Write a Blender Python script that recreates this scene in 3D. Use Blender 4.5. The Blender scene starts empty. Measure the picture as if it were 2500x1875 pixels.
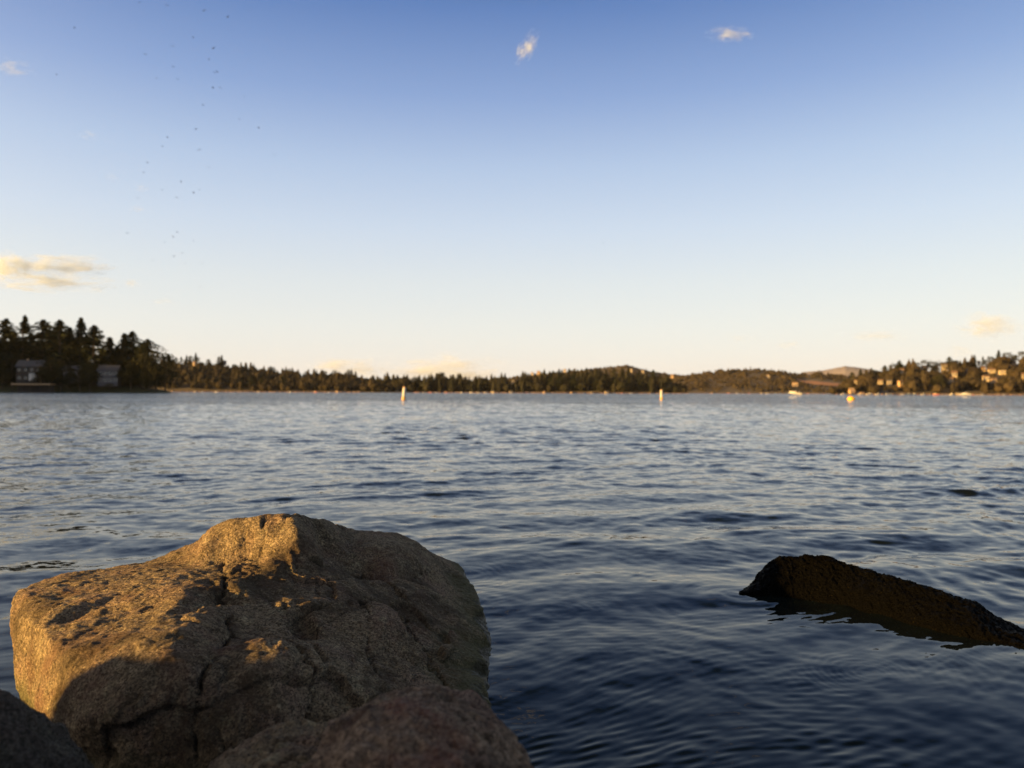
import bpy, bmesh, math, random
import numpy as np
from mathutils import Matrix, Vector

random.seed(7); RNG = np.random.default_rng(7)
SC = bpy.context.scene; COL = SC.collection
R = math.radians
H = 1.1; F = 1785.0; PITCH = R(0.642); ROLL = R(0.2)

# ------------------------------------------------------------------ camera
CAM_ROT = Matrix.Rotation(R(90) + PITCH, 3, 'X') @ Matrix.Rotation(ROLL, 3, 'Z')
cd = bpy.data.cameras.new('camera'); cam = bpy.data.objects.new('camera', cd); COL.objects.link(cam)
cam.matrix_world = Matrix.Translation((0, 0, H)) @ CAM_ROT.to_4x4()
cd.sensor_width = 36; cd.lens = F / 2500 * 36; cd.clip_start = 0.05; cd.clip_end = 60000
cd.dof.use_dof = True; cd.dof.focus_distance = 2.9; cd.dof.aperture_fstop = 2.4
SC.camera = cam
CR = np.array(CAM_ROT)

def at(px, py, D):
    """measured point of the photograph at depth D metres -> world point"""
    v = CR @ np.array([(px - 1250) / F, (937.5 - py) / F, -1.0])
    v = v * (D / v[1]); v[2] += H
    return v
def on_water(px, py, z=0.0):
    v = CR @ np.array([(px - 1250) / F, (937.5 - py) / F, -1.0])
    t = (z - H) / v[2]
    return np.array([v[0] * t, v[1] * t, z])
def proj(P):
    Q = (P - np.array([0, 0, H])) @ CR
    return 1250 + F * Q[:, 0] / -Q[:, 2], 937.5 - F * Q[:, 1] / -Q[:, 2]

# ------------------------------------------------------------------ tags and mesh helpers
def tag(o, label=None, cat=None, group=None, kind=None):
    if label: o['label'] = label
    if cat: o['category'] = cat
    if group: o['group'] = group
    if kind: o['kind'] = kind
    return o
def empty(name, loc=(0, 0, 0), rz=0):
    o = bpy.data.objects.new(name, None); COL.objects.link(o)
    o.location = [float(v) for v in loc]; o.rotation_euler = (0, 0, rz); o.empty_display_size = .2
    return o
def np_mesh(name, V, Fq, mat, smooth=False, parent=None, attr=None):
    """V (n,3), Fq (m,k) index array or list of such arrays"""
    if not isinstance(Fq, list): Fq = [Fq]
    me = bpy.data.meshes.new(name)
    V = np.ascontiguousarray(V, dtype=np.float32)
    me.vertices.add(len(V)); me.vertices.foreach_set('co', V.ravel())
    tot = np.concatenate([np.full(len(f), f.shape[1], np.int32) for f in Fq])
    idx = np.concatenate([f.ravel() for f in Fq]).astype(np.int32)
    me.loops.add(len(idx)); me.loops.foreach_set('vertex_index', idx)
    me.polygons.add(len(tot))
    st = np.zeros(len(tot), np.int32); st[1:] = np.cumsum(tot)[:-1]
    me.polygons.foreach_set('loop_start', st); me.polygons.foreach_set('loop_total', tot)
    me.polygons.foreach_set('use_smooth', np.full(len(tot), smooth, bool))
    me.update(calc_edges=True)
    if attr:
        for k, a in attr.items():
            at_ = me.attributes.new(k, 'FLOAT', 'POINT'); at_.data.foreach_set('value', np.ascontiguousarray(a, dtype=np.float32))
    if mat: me.materials.append(mat)
    o = bpy.data.objects.new(name, me); COL.objects.link(o)
    if parent: o.parent = parent
    return o
class MB:
    """collects boxes, tubes, prisms; builds ONE mesh object"""
    def __init__(s): s.v = []; s.f = []
    def add(s, vs, fs):
        n = len(s.v); s.v += [tuple(float(c) for c in p) for p in vs]; s.f += [tuple(i + n for i in q) for q in fs]; return s
    def box(s, x0, x1, y0, y1, z0, z1):
        return s.add([(x0,y0,z0),(x1,y0,z0),(x1,y1,z0),(x0,y1,z0),(x0,y0,z1),(x1,y0,z1),(x1,y1,z1),(x0,y1,z1)],
                     [(3,2,1,0),(4,5,6,7),(0,1,5,4),(1,2,6,5),(2,3,7,6),(3,0,4,7)])
    def lathe(s, prof, n=16, c=(0,0,0)):
        vs = []; fs = []
        for r, z in prof:
            for k in range(n):
                a = 2*math.pi*k/n; vs.append((c[0]+r*math.cos(a), c[1]+r*math.sin(a), c[2]+z))
        for i in range(len(prof)-1):
            for k in range(n):
                k2 = (k+1) % n; fs.append((i*n+k, i*n+k2, (i+1)*n+k2, (i+1)*n+k))
        fs.append(tuple(range(n))[::-1]); fs.append(tuple((len(prof)-1)*n+k for k in range(n)))
        return s.add(vs, fs)
    def loft(s, rings, cap=True):
        n = len(rings[0]); vs = [p for r in rings for p in r]; fs = []
        for i in range(len(rings)-1):
            for k in range(n):
                k2 = (k+1) % n; fs.append((i*n+k, i*n+k2, (i+1)*n+k2, (i+1)*n+k))
        if cap: fs.append(tuple(range(n))[::-1]); fs.append(tuple((len(rings)-1)*n+k for k in range(n)))
        return s.add(vs, fs)
    def build(s, name, mat, parent=None, smooth=False, bevel=0):
        me = bpy.data.meshes.new(name); me.from_pydata(s.v, [], s.f); me.update()
        bm = bmesh.new(); bm.from_mesh(me); bmesh.ops.recalc_face_normals(bm, faces=bm.faces)
        if bevel: bmesh.ops.bevel(bm, geom=bm.edges[:], offset=bevel, segments=2, affect='EDGES')
        for f in bm.faces: f.smooth = smooth
        bm.to_mesh(me); bm.free()
        if mat: me.materials.append(mat)
        o = bpy.data.objects.new(name, me); COL.objects.link(o)
        if parent: o.parent = parent
        return o
def copy_tree(o, parent=None):
    c = o.copy(); COL.objects.link(c); c.parent = parent
    for ch in list(o.children): copy_tree(ch, c)
    return c

# ------------------------------------------------------------------ numpy noise
def _h(ix, iy, iz, s):
    h = (ix.astype(np.uint32)*np.uint32(374761393) + iy.astype(np.uint32)*np.uint32(668265263)
         + iz.astype(np.uint32)*np.uint32(2147483647) + np.uint32((s*974634777) & 0xffffffff))
    h = (h ^ (h >> np.uint32(13))) * np.uint32(1274126177)
    h = (h ^ (h >> np.uint32(15))) * np.uint32(2246822519)
    return h ^ (h >> np.uint32(16))
_a = RNG.normal(size=(64, 3)); GRAD = (_a / np.linalg.norm(_a, axis=1)[:, None]).astype(np.float32)
def pnoise(P, s=0):
    P = P.astype(np.float32); I = np.floor(P).astype(np.int64); f = P - I; u = f*f*f*(f*(f*6-15)+10)
    out = np.zeros(len(P), np.float32)
    for dx in (0, 1):
        wx = u[:, 0] if dx else 1-u[:, 0]
        for dy in (0, 1):
            wy = u[:, 1] if dy else 1-u[:, 1]
            for dz in (0, 1):
                wz = u[:, 2] if dz else 1-u[:, 2]
                g = GRAD[_h(I[:, 0]+dx, I[:, 1]+dy, I[:, 2]+dz, s) & np.uint32(63)]
                out += wx*wy*wz*(g[:, 0]*(f[:, 0]-dx)+g[:, 1]*(f[:, 1]-dy)+g[:, 2]*(f[:, 2]-dz))
    return out * 1.6
def fbm(P, sc, oc=4, s=0, gain=.5):
    o = 0; a = 1; t = 0
    for i in range(oc):
        o = o + a*pnoise(P*sc*(2.03**i), s+i*17); t += a; a *= gain
    return o/t
def ridged(P, sc, oc=4, s=0, gain=.55):
    o = 0; a = 1; t = 0
    for i in range(oc):
        o = o + a*(1-np.abs(pnoise(P*sc*(2.1**i), s+i*13))*2.2); t += a; a *= gain
    return o/t

# ------------------------------------------------------------------ materials
def mat(name):
    m = bpy.data.materials.new(name); m.use_nodes = True
    nt = m.node_tree; b = nt.nodes['Principled BSDF']
    return m, nt, b
def N(nt, t, **kw):
    n = nt.nodes.new(t)
    for k, v in kw.items():
        if k.startswith('i_'): n.inputs[k[2:].replace('_', ' ')].default_value = v
        else: setattr(n, k, v)
    return n
def ramp(nt, fac, stops, interp='LINEAR'):
    r = nt.nodes.new('ShaderNodeValToRGB'); r.color_ramp.interpolation = interp
    e = r.color_ramp.elements
    while len(e) < len(stops): e.new(.5)
    for i, (p, c) in enumerate(stops):
        e[i].position = p; e[i].color = (c[0], c[1], c[2], 1) if isinstance(c, (tuple, list)) else (c, c, c, 1)
    if fac is not None: nt.links.new(fac, r.inputs[0])
    return r
def mix(nt, fac, a, b, mode='MIX'):
    m = nt.nodes.new('ShaderNodeMix'); m.data_type = 'RGBA'; m.blend_type = mode
    for sock, v in ((m.inputs[0], fac), (m.inputs[6], a), (m.inputs[7], b)):
        if isinstance(v, (int, float)): sock.default_value = v
        elif isinstance(v, tuple): sock.default_value = (v[0], v[1], v[2], 1)
        else: nt.links.new(v, sock)
    return m.outputs[2]
def mth(nt, op, a, b=None, clamp=False):
    m = nt.nodes.new('ShaderNodeMath'); m.operation = op; m.use_clamp = clamp
    for s_, v in ((m.inputs[0], a), (m.inputs[1], b)):
        if v is None: continue
        if isinstance(v, (int, float)): s_.default_value = v
        else: nt.links.new(v, s_)
    return m.outputs[0]
def noise(nt, vec, scale, detail=4, rough=.55, dist=0, out=0):
    n = N(nt, 'ShaderNodeTexNoise'); n.inputs['Scale'].default_value = scale; n.inputs['Detail'].default_value = detail
    n.inputs['Roughness'].default_value = rough; n.inputs['Distortion'].default_value = dist
    if vec is not None: nt.links.new(vec, n.inputs['Vector'])
    return n.outputs[out]
def simple(name, col, rough=.6, metal=0, var=.15, scale=3.0):
    m, nt, b = mat(name)
    tc = N(nt, 'ShaderNodeTexCoord'); n = noise(nt, tc.outputs['Object'], scale, 5)
    c = mix(nt, n, tuple(v*(1-var) for v in col), tuple(min(1, v*(1+var)) for v in col))
    nt.links.new(c, b.inputs['Base Color']); b.inputs['Roughness'].default_value = rough; b.inputs['Metallic'].default_value = metal
    return m

def rock_mat(name, dark, mid, light, rust=(.17,.085,.06), rust_amt=.55, algae=(.12,.118,.06), wet_z=.04, algae_z=.13, speck=0.0, bump=1.0):
    m, nt, b = mat(name); L = nt.links.new
    tc = N(nt, 'ShaderNodeTexCoord'); co = tc.outputs['Object']
    mp = N(nt, 'ShaderNodeMapping'); mp.inputs['Rotation'].default_value = (0, 0, R(-38)); mp.inputs['Scale'].default_value = (1, 2.6, 2.0); L(co, mp.inputs[0])
    n1 = noise(nt, co, 3.0, 6, .6, .4); n2 = noise(nt, mp.outputs[0], 24, 8, .66); n3 = noise(nt, co, 110, 4, .7)
    c = mix(nt, ramp(nt, n1, [(.38, 0), (.62, 1)]).outputs[0], dark, mid)
    c = mix(nt, ramp(nt, n2, [(.4, 0), (.68, .8)]).outputs[0], c, light)
    pk = ramp(nt, noise(nt, co, 5.2, 4, .6, .5), [(.5, 0), (.62, .5)]).outputs[0]
    c = mix(nt, pk, c, (light[0]*.62, light[1]*.52, light[2]*.62))
    vl = N(nt, 'ShaderNodeTexVoronoi'); vl.inputs['Scale'].default_value = 17; nt.links.new(mix(nt, .06, co, noise(nt, co, 30, 3, .6, 0, 1)), vl.inputs['Vector'])
    li = mth(nt, 'MULTIPLY', ramp(nt, vl.outputs['Distance'], [(.22, 1), (.34, 0)]).outputs[0], ramp(nt, noise(nt, co, 3.7, 3), [(.5, 0), (.6, .55)]).outputs[0])
    c = mix(nt, li, c, (light[0]*.95, light[1]*1.05, light[2]*1.05))
    # mineral grains: pale feldspar and dark mica
    v = N(nt, 'ShaderNodeTexVoronoi'); v.inputs['Scale'].default_value = 190; L(co, v.inputs['Vector'])
    g = ramp(nt, v.outputs['Color'], [(.2, .35), (.5, 1), (.85, 1.6)]).outputs[0]
    c = mix(nt, .8, c, g, 'MULTIPLY')
    c = mix(nt, ramp(nt, n3, [(.3, .75), (.55, 0)]).outputs[0], c, tuple(x*.35 for x in dark))
    rn = noise(nt, co, 4.3, 5, .6, .8)
    c = mix(nt, ramp(nt, rn, [(.52, 0), (.68, rust_amt)]).outputs[0], c, rust)
    # dark weathering stains with their own outline
    sn = noise(nt, co, 2.1, 7, .68, 1.2)
    c = mix(nt, ramp(nt, sn, [(.49, 0), (.62, .7)]).outputs[0], c, tuple(x*.45 for x in dark))
    # cavities are coloured darker: attribute written with the mesh (pits and cracks)
    at_ = N(nt, 'ShaderNodeAttribute'); at_.attribute_name = 'cavity'
    c = mix(nt, mth(nt, 'MULTIPLY', at_.outputs['Fac'], .85, True), c, tuple(x*.2 for x in dark))
    # algae and wet zone by height above the water
    ge = N(nt, 'ShaderNodeNewGeometry'); sp = N(nt, 'ShaderNodeSeparateXYZ'); L(ge.outputs['Position'], sp.inputs[0])
    zz = mth(nt, 'ADD', sp.outputs[2], mth(nt, 'MULTIPLY', mth(nt, 'SUBTRACT', n1, .5), .22))
    zz = mth(nt, 'ADD', zz, mth(nt, 'MULTIPLY', mth(nt, 'SUBTRACT', n2, .5), .1))
    al = ramp(nt, mth(nt, 'DIVIDE', zz, max(algae_z, 1e-3), True), [(.35, .8), (1, 0)]).outputs[0]
    c = mix(nt, al, c, mix(nt, n3, tuple(x*.5 for x in algae), tuple(x*1.8 for x in algae)))
    wet = ramp(nt, mth(nt, 'DIVIDE', zz, max(wet_z, 1e-3), True), [(.5, 1), (1, 0)]).outputs[0]
    c = mix(nt, mth(nt, 'MULTIPLY', wet, .55), c, (.006, .006, .006))
    if speck:
        v2 = N(nt, 'ShaderNodeTexVoronoi'); v2.inputs['Scale'].default_value = 85; L(co, v2.inputs['Vector'])
        s1 = ramp(nt, v2.outputs['Distance'], [(.05, 1), (.17, 0)]).outputs[0]
        s2 = ramp(nt, noise(nt, co, 30, 3), [(.5, 0), (.62, 1)]).outputs[0]
        c = mix(nt, mth(nt, 'MULTIPLY', mth(nt, 'MULTIPLY', s1, s2), speck), c, (.22, .17, .06))
    L(c, b.inputs['Base Color'])
    b.inputs['Specular Tint'].default_value = (.6, .6, .6, 1)
    L(mth(nt, 'SUBTRACT', .88, mth(nt, 'MULTIPLY', wet, .45)), b.inputs['Roughness']); b.inputs['Specular IOR Level'].default_value = .3 if not speck else .02
    h = mth(nt, 'ADD', mth(nt, 'MULTIPLY', n2, .9), mth(nt, 'MULTIPLY', noise(nt, co, 70, 7, .75), .5))
    vb = N(nt, 'ShaderNodeTexVoronoi'); vb.inputs['Scale'].default_value = 60; L(co, vb.inputs['Vector'])
    h = mth(nt, 'ADD', h, mth(nt, 'MULTIPLY', ramp(nt, vb.outputs['Distance'], [(0, 0), (.35, 1)]).outputs[0], .22))
    bp = N(nt, 'ShaderNodeBump'); bp.inputs['Strength'].default_value = .9*bump; bp.inputs['Distance'].default_value = .03
    L(h, bp.inputs['Height']); L(bp.outputs[0], b.inputs['Normal'])
    return m

def leaf_mat(name, a, b_, scale=.15, per_obj=.5):
    m, nt, b = mat(name); L = nt.links.new
    tc = N(nt, 'ShaderNodeTexCoord'); ge = N(nt, 'ShaderNodeNewGeometry')
    n = noise(nt, ge.outputs['Position'], scale, 3, .6)
    oi = N(nt, 'ShaderNodeObjectInfo')
    f = mth(nt, 'ADD', mth(nt, 'MULTIPLY', n, 1.6), mth(nt, 'MULTIPLY', oi.outputs['Random'], per_obj))
    f = mth(nt, 'SUBTRACT', f, .3 + per_obj*.5, True)
    c = mix(nt, f, a, b_)
    hs = N(nt, 'ShaderNodeHueSaturation'); r1 = ge.outputs['Random Per Island']
    L(c, hs.inputs['Color']); L(mth(nt, 'ADD', mth(nt, 'MULTIPLY', r1, .7), .65), hs.inputs['Value'])
    L(hs.outputs[0], b.inputs['Base Color']); b.inputs['Roughness'].default_value = .8; b.inputs['Specular IOR Level'].default_value = .15
    return m

M = {}
M['rock'] = rock_mat('granite', (.15,.112,.074), (.28,.21,.132), (.52,.41,.26))
M['rock_red'] = rock_mat('reddish granite', (.19,.135,.10), (.38,.265,.185), (.58,.43,.30), rust=(.32,.12,.085), rust_amt=.6, algae_z=.01, wet_z=.01)
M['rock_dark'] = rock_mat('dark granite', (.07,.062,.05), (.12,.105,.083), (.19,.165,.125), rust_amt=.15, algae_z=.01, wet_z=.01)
M['rock_wet_shade'] = rock_mat('shade-darkened wet mossy rock', (.0014,.0013,.001), (.0024,.0022,.0016), (.006,.005,.0033), rust=(.006,.004,.002), rust_amt=.3, algae=(.0028,.0025,.0012), wet_z=.22, algae_z=.3, speck=.4, bump=1.3)  # wet rock; its near-black colours also carry the shade over the slab
M['trunk'] = simple('bark', (.06,.045,.03), .9, 0, .4)
M['conifer'] = leaf_mat('fir needles', (.014,.021,.009), (.032,.036,.015), .15)
M['broad'] = leaf_mat('broad leaves', (.018,.02,.008), (.042,.04,.015), .2)
M['forest_dark'] = leaf_mat('forest dark', (.015,.017,.009), (.044,.033,.017), .035, .6)
M['forest_warm'] = leaf_mat('forest warm', (.022,.020,.011), (.062,.044,.023), .03, .6)
M['boatwhite'] = simple('sun bleached boat paint', (.5,.44,.38), .5, 0, .15)
M['white'] = simple('white paint', (.6,.58,.53), .45, 0, .06)
M['cream'] = simple('cream wall', (.48,.38,.25), .8, 0, .1)
M['tan'] = simple('tan wall', (.45,.30,.17), .8, 0, .15)
M['greyroof'] = simple('grey shingle roof', (.10,.095,.10), .9, 0, .2)
M['brownroof'] = simple('brown shingle roof', (.16,.10,.07), .9, 0, .2)
M['darkwall'] = simple('dark timber wall', (.035,.03,.027), .8, 0, .2)
M['greywall'] = simple('grey wall', (.09,.09,.10), .8, 0, .15)
M['wood'] = simple('weathered wood', (.32,.22,.15), .85, 0, .3)
M['shore'] = simple('shore gravel and bulkhead', (.17,.11,.075), .9, 0, .5, .2)
M['glass'] = simple('window glass', (.05,.06,.07), .08, 0, .1)
M['navy'] = simple('navy canvas', (.02,.025,.05), .8, 0, .1)
M['orange'] = simple('orange buoy plastic', (.85,.47,.02), .4, 0, .05)
M['buoyorange'] = simple('orange band paint', (.8,.42,.09), .45, 0, .05)
M['bird'] = simple('dark feathers', (.012,.011,.011), .8, 0, .2)
M['redhull'] = simple('red brown hull', (.4,.12,.07), .4, 0, .1)
M['bluehull'] = simple('blue hull', (.05,.1,.2), .4, 0, .1)

# ------------------------------------------------------------------ sun and sky
SUN_AZ = R(68); SUN_EL = R(8.0)          # 68 degrees to the left of straight behind the camera
s_dir = Vector((-math.sin(SUN_AZ)*math.cos(SUN_EL), -math.cos(SUN_AZ)*math.cos(SUN_EL), math.sin(SUN_EL)))
ld = bpy.data.lights.new('sun', 'SUN'); ld.energy = 5.0; ld.angle = R(.55); ld.color = (1.0, .585, .165)
sun = bpy.data.objects.new('sun', ld); COL.objects.link(sun)
sun.rotation_euler = s_dir.to_track_quat('Z', 'Y').to_euler()

w = bpy.data.worlds.new('World'); SC.world = w; w.use_nodes = True; nt = w.node_tree
bg = nt.nodes['Background']
sky = N(nt, 'ShaderNodeTexSky'); sky.sky_type = 'NISHITA'; sky.sun_disc = False
sky.sun_elevation = SUN_EL; sky.sun_rotation = math.atan2(s_dir.x, s_dir.y); sky.air_density = 1.2; sky.dust_density = 1.0; sky.ozone_density = 1.5
tc = N(nt, 'ShaderNodeTexCoord'); sp = N(nt, 'ShaderNodeSeparateXYZ'); nt.links.new(tc.outputs['Generated'], sp.inputs[0])
def lin(c): return tuple(((v/255+.055)/1.055)**2.4 if v > 10 else v/255/12.92 for v in c)
EXPO = 1.4; K = 2**-EXPO
stops = [(-1, (120,120,115)), (0, (243,241,236)), (2, (243,242,239)), (5, (239,241,241)), (8.5, (229,235,241)), (12.5, (211,224,243)),
         (17, (185,205,236)), (22, (143,170,219)), (28, (92,128,192)), (31, (62,90,128)), (36, (34,48,62)), (48, (20,27,34)), (90, (12,14,19))]
# ramp position = sin(elevation)*.5+.5
rp = ramp(nt, mth(nt, 'ADD', mth(nt, 'MULTIPLY', sp.outputs[2], .5), .5), [((0 if e < 0 else math.sin(R(e))*.5+.5), tuple(v*K for v in lin(c))) for e, c in stops])
nis = mix(nt, 1.0, sky.outputs[0], (.012, .012, .012), 'MULTIPLY')
dt = N(nt, 'ShaderNodeVectorMath', operation='DOT_PRODUCT'); nt.links.new(tc.outputs['Generated'], dt.inputs[0]); dt.inputs[1].default_value = tuple(s_dir)
glow = mix(nt, mth(nt, 'POWER', mth(nt, 'MAXIMUM', dt.outputs['Value'], 0), 2.0), (0, 0, 0), (.17, .125, .075))   # brighter sky round the sun
nt.links.new(mix(nt, 1.0, mix(nt, 1.0, mix(nt, .85, nis, rp.outputs[0]), nis, 'ADD'), glow, 'ADD'), bg.inputs[0]); bg.inputs[1].default_value = 1.0
SC.view_settings.view_transform = 'Standard'; SC.view_settings.look = 'None'; SC.view_settings.exposure = EXPO; SC.view_settings.gamma = 1

# ------------------------------------------------------------------ rocks
def cube_sphere(n):
    t = np.tan(np.linspace(-math.pi/4, math.pi/4, n)); a, b = np.meshgrid(t, t, indexing='ij'); o = np.ones_like(a)
    Vs = []; Fs = []; base = 0
    i = np.arange(n-1)[:, None]*n + np.arange(n-1)[None, :]
    for ax in range(3):
        for sg in (1, -1):
            P = [None]*3; P[ax] = o*sg; P[(ax+1) % 3] = a*sg; P[(ax+2) % 3] = b
            Vs.append(np.stack([p.ravel() for p in P], 1))
            Fs.append(np.stack([i.ravel(), (i+n).ravel(), (i+n+1).ravel(), (i+1).ravel()], 1) + base); base += n*n
    V = np.concatenate(Vs); Fq = np.concatenate(Fs); V /= np.linalg.norm(V, axis=1)[:, None]
    key = np.round(V*1e6).astype(np.int64); _, first, inv = np.unique(key, axis=0, return_index=True, return_inverse=True)
    return V[first], inv.reshape(-1)[Fq]
def vnormals(V, Fq):
    n = np.cross(V[Fq[:, 2]]-V[Fq[:, 0]], V[Fq[:, 3]]-V[Fq[:, 1]])
    out = np.zeros_like(V)
    for k in range(4):
        for c in range(3): out[:, c] += np.bincount(Fq[:, k], n[:, c], len(V))
    return out/np.maximum(np.linalg.norm(out, axis=1), 1e-12)[:, None]
def smooth_scalar(r, Fq, it):
    e = np.concatenate([Fq[:, [0, 1]], Fq[:, [1, 2]], Fq[:, [2, 3]], Fq[:, [3, 0]]])
    deg = np.bincount(e[:, 0], minlength=len(r)) + np.bincount(e[:, 1], minlength=len(r))
    for _ in range(it):
        s = np.bincount(e[:, 0], r[e[:, 1]], len(r)) + np.bincount(e[:, 1], r[e[:, 0]], len(r))
        r = .4*r + .6*s/deg
    return r
CS = {}
def rock(name, pts, centre, material, n=200, zs=2.0, smooth=12, amp=1.0, cracks=(), seed=1, disp=None):
    pts = np.array(pts, float); c = np.array(centre, float); S = np.array([1, 1, zs])
    Q = (pts - c)*S; U = Q/np.linalg.norm(Q, axis=1)[:, None]
    bm = bmesh.new(); vs = [bm.verts.new(u) for u in U]; bm.verts.index_update()
    bmesh.ops.convex_hull(bm, input=vs); bmesh.ops.triangulate(bm, faces=bm.faces)
    tris = [[v.index for v in f.verts] for f in bm.faces]; bm.free()
    if n not in CS: CS[n] = cube_sphere(n)
    D, Fq = CS[n]; r = np.zeros(len(D)); best = np.full(len(D), -9.0)
    for t in tris:
        A = Q[t].T
        if abs(np.linalg.det(A)) < 1e-9: continue
        k = D @ np.linalg.inv(A).T; mn = k.min(1)/np.abs(k).max(1); ok = (mn > best) & (k.sum(1) > 1e-6)
        best[ok] = mn[ok]; r[ok] = 1/k[ok].sum(1)
    r = smooth_scalar(r, Fq, int(smooth*(n/200)**2))
    V = c + D*r[:, None]/S
    nr = vnormals(V, Fq)
    if nr[0] @ (V[0]-c) < 0: nr = -nr; Fq = Fq[:, ::-1]
    big = fbm(V, 2.3, 3, seed); rid = ridged(V, 4.5, 4, seed+5)
    warp = V + .05*np.stack([pnoise(V*6, seed+90+i) for i in range(3)], 1)
    blk = np.abs(pnoise(warp*np.array([3.1, 3.1, 4.0]), seed+31)); line = np.clip(1-blk/.035, 0, 1)
    mask = np.clip(fbm(V, 1.7, 2, seed+44)*3+.3, 0, 1); line *= mask
    chip = fbm(warp, 13, 4, seed+61, .6)
    fine = fbm(V, 45, 4, seed+71, .62)
    pit = np.clip((pnoise(V*26, seed+8)-.42)*4, 0, 1)
    h = amp*(.026*big + .012*(rid-.6) + .015*chip + .006*fbm(V, 30, 3, seed+63, .6) + .0075*fine - .009*line - .007*pit)
    terr = amp*.007*(np.round((rid*.5+chip*.5)*5)/5 - (rid*.5+chip*.5)); h += terr
    cav = np.clip(line*.7 + pit*.4 + np.clip(-chip*1.0-.4, 0, 1), 0, 1)
    px, py = proj(V); face = (nr*(np.array([0, 0, H])-V)).sum(1) > -.1
    for poly, wd, dp in cracks:
        d = np.full(len(V), 1e9)
        wob = 20*fbm(V, 7, 3, seed+3) + 7*pnoise(V*42, seed+4); wdm = np.clip(.75+1.1*fbm(V, 9, 2, seed+6), .6, 1.5)
        for (x0, y0), (x1, y1) in zip(poly[:-1], poly[1:]):
            ex, ey = x1-x0, y1-y0; t = np.clip(((px-x0)*ex+(py-y0)*ey)/(ex*ex+ey*ey), 0, 1)
            d = np.minimum(d, np.hypot(px-x0-t*ex+wob, py-y0-t*ey-wob*.5))
        g = np.where(face, np.exp(-(np.abs(d)/(wd*.85*wdm))**1.6), 0)*wdm; h -= dp*g; cav = np.maximum(cav, g)
        g2 = np.where(face, np.exp(-(d/(wd*4))**2), 0); h -= dp*.22*g2*wdm
    if disp is not None: h += disp(V, nr)
    V = V + nr*h[:, None]
    return np_mesh(name, V, Fq, material, True, attr={'cavity': cav})

W = [on_water(*p) for p in ((1130,1400),(1164,1458),(1187,1514),(1200,1582),(1198,1650),(1193,1705))]
P = []
sil = [(1100,1376,4.15),(1073,1360,4.15),(1017,1317,4.0),(960,1297,3.95),(900,1290,3.92),(859,1288,3.9),(825,1281,3.8),(780,1257,3.45),(746,1250,3.32),(700,1249,3.25),(644,1252,3.22),(600,1257,3.2),(576,1263,3.2),
       (525,1271,3.22),(503,1293,3.25),(486,1317,3.3),(445,1333,3.35),(412,1350,3.35),(395,1363,3.3),(277,1377,3.24),(198,1393,3.14),(110,1412,3.06),(68,1432,2.96),(30,1463,2.76)]
P += [(-1.15,3.75,.33),(-.85,3.85,.36),(-1.5,3.45,.24)]
P += [at(*p) for p in sil]
P += [at(*p) for p in [(25,1500,2.70),(38,1600,2.64),(36,1650,2.6),(60,1740,2.5),(88,1790,2.42),
    (122,1560,2.28),(113,1620,2.25),(105,1690,2.22),(100,1790,2.18),(108,1870,2.12),
    (75,1520,2.48),(72,1620,2.43),(80,1700,2.37),
    (60,1455,2.72),(140,1490,2.5),(100,1530,2.4),
    (150,1582,2.22),(190,1592,2.18),(240,1575,2.19),(300,1568,2.18),(360,1560,2.17),(200,1500,2.52),(300,1450,2.70),(300,1510,2.42),(400,1500,2.38),(400,1420,2.82),(460,1440,2.62),(470,1380,3.05),(540,1378,3.02),(540,1425,2.72),
    (170,1650,2.12),(250,1635,2.08),(335,1627,2.06),(420,1600,2.08),(420,1560,2.18),(480,1530,2.3),(525,1490,2.48),
    (560,1378,3.06),(560,1340,3.12),(580,1290,3.17),(630,1358,3.08),(640,1290,3.15),(715,1345,3.04),(725,1290,3.13),(600,1320,3.15),(680,1320,3.1),
    (640,1400,2.9),(600,1420,2.84),(700,1400,2.93),(780,1340,3.35),(790,1400,3.05),(850,1360,3.4),(870,1310,3.75),(880,1400,3.35),(960,1330,3.7),(1010,1360,3.7),(940,1410,3.35),(1010,1415,3.55),(1020,1440,3.3),
    (560,1500,2.62),(600,1540,2.46),(640,1480,2.66),(720,1460,2.75),(720,1500,2.62),(770,1490,2.62),(780,1550,2.48),(820,1450,2.86),(900,1450,2.98),(880,1520,2.68),
    (960,1480,2.95),(1000,1520,2.85),(1060,1470,3.3),(1090,1530,3.05),(1110,1440,3.8),(1140,1500,3.45),(1150,1570,3.06),(1160,1640,2.78),
    (560,1570,2.3),(640,1562,2.36),(690,1590,2.24),(560,1620,2.14),(620,1640,2.1),(700,1650,2.12),(760,1600,2.3),(840,1590,2.42),(950,1600,2.55),(1050,1600,2.68),(1060,1680,2.46),
    (480,1640,2.06),(460,1700,2.02),(560,1720,2.02),(680,1720,2.04),(780,1720,2.14),(780,1660,2.18),(900,1680,2.3),(1000,1720,2.36),
    (200,1760,1.99),(300,1720,1.99),(300,1850,1.97),(450,1800,1.98),(600,1820,1.99),(750,1830,2.05),(900,1800,2.12),(1050,1790,2.3)]]
for v in W: P += [v + np.array([-.012, 0, .06]), v + np.array([0, 0, 0.0]), v + np.array([.03, 0, -.22])]
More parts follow.
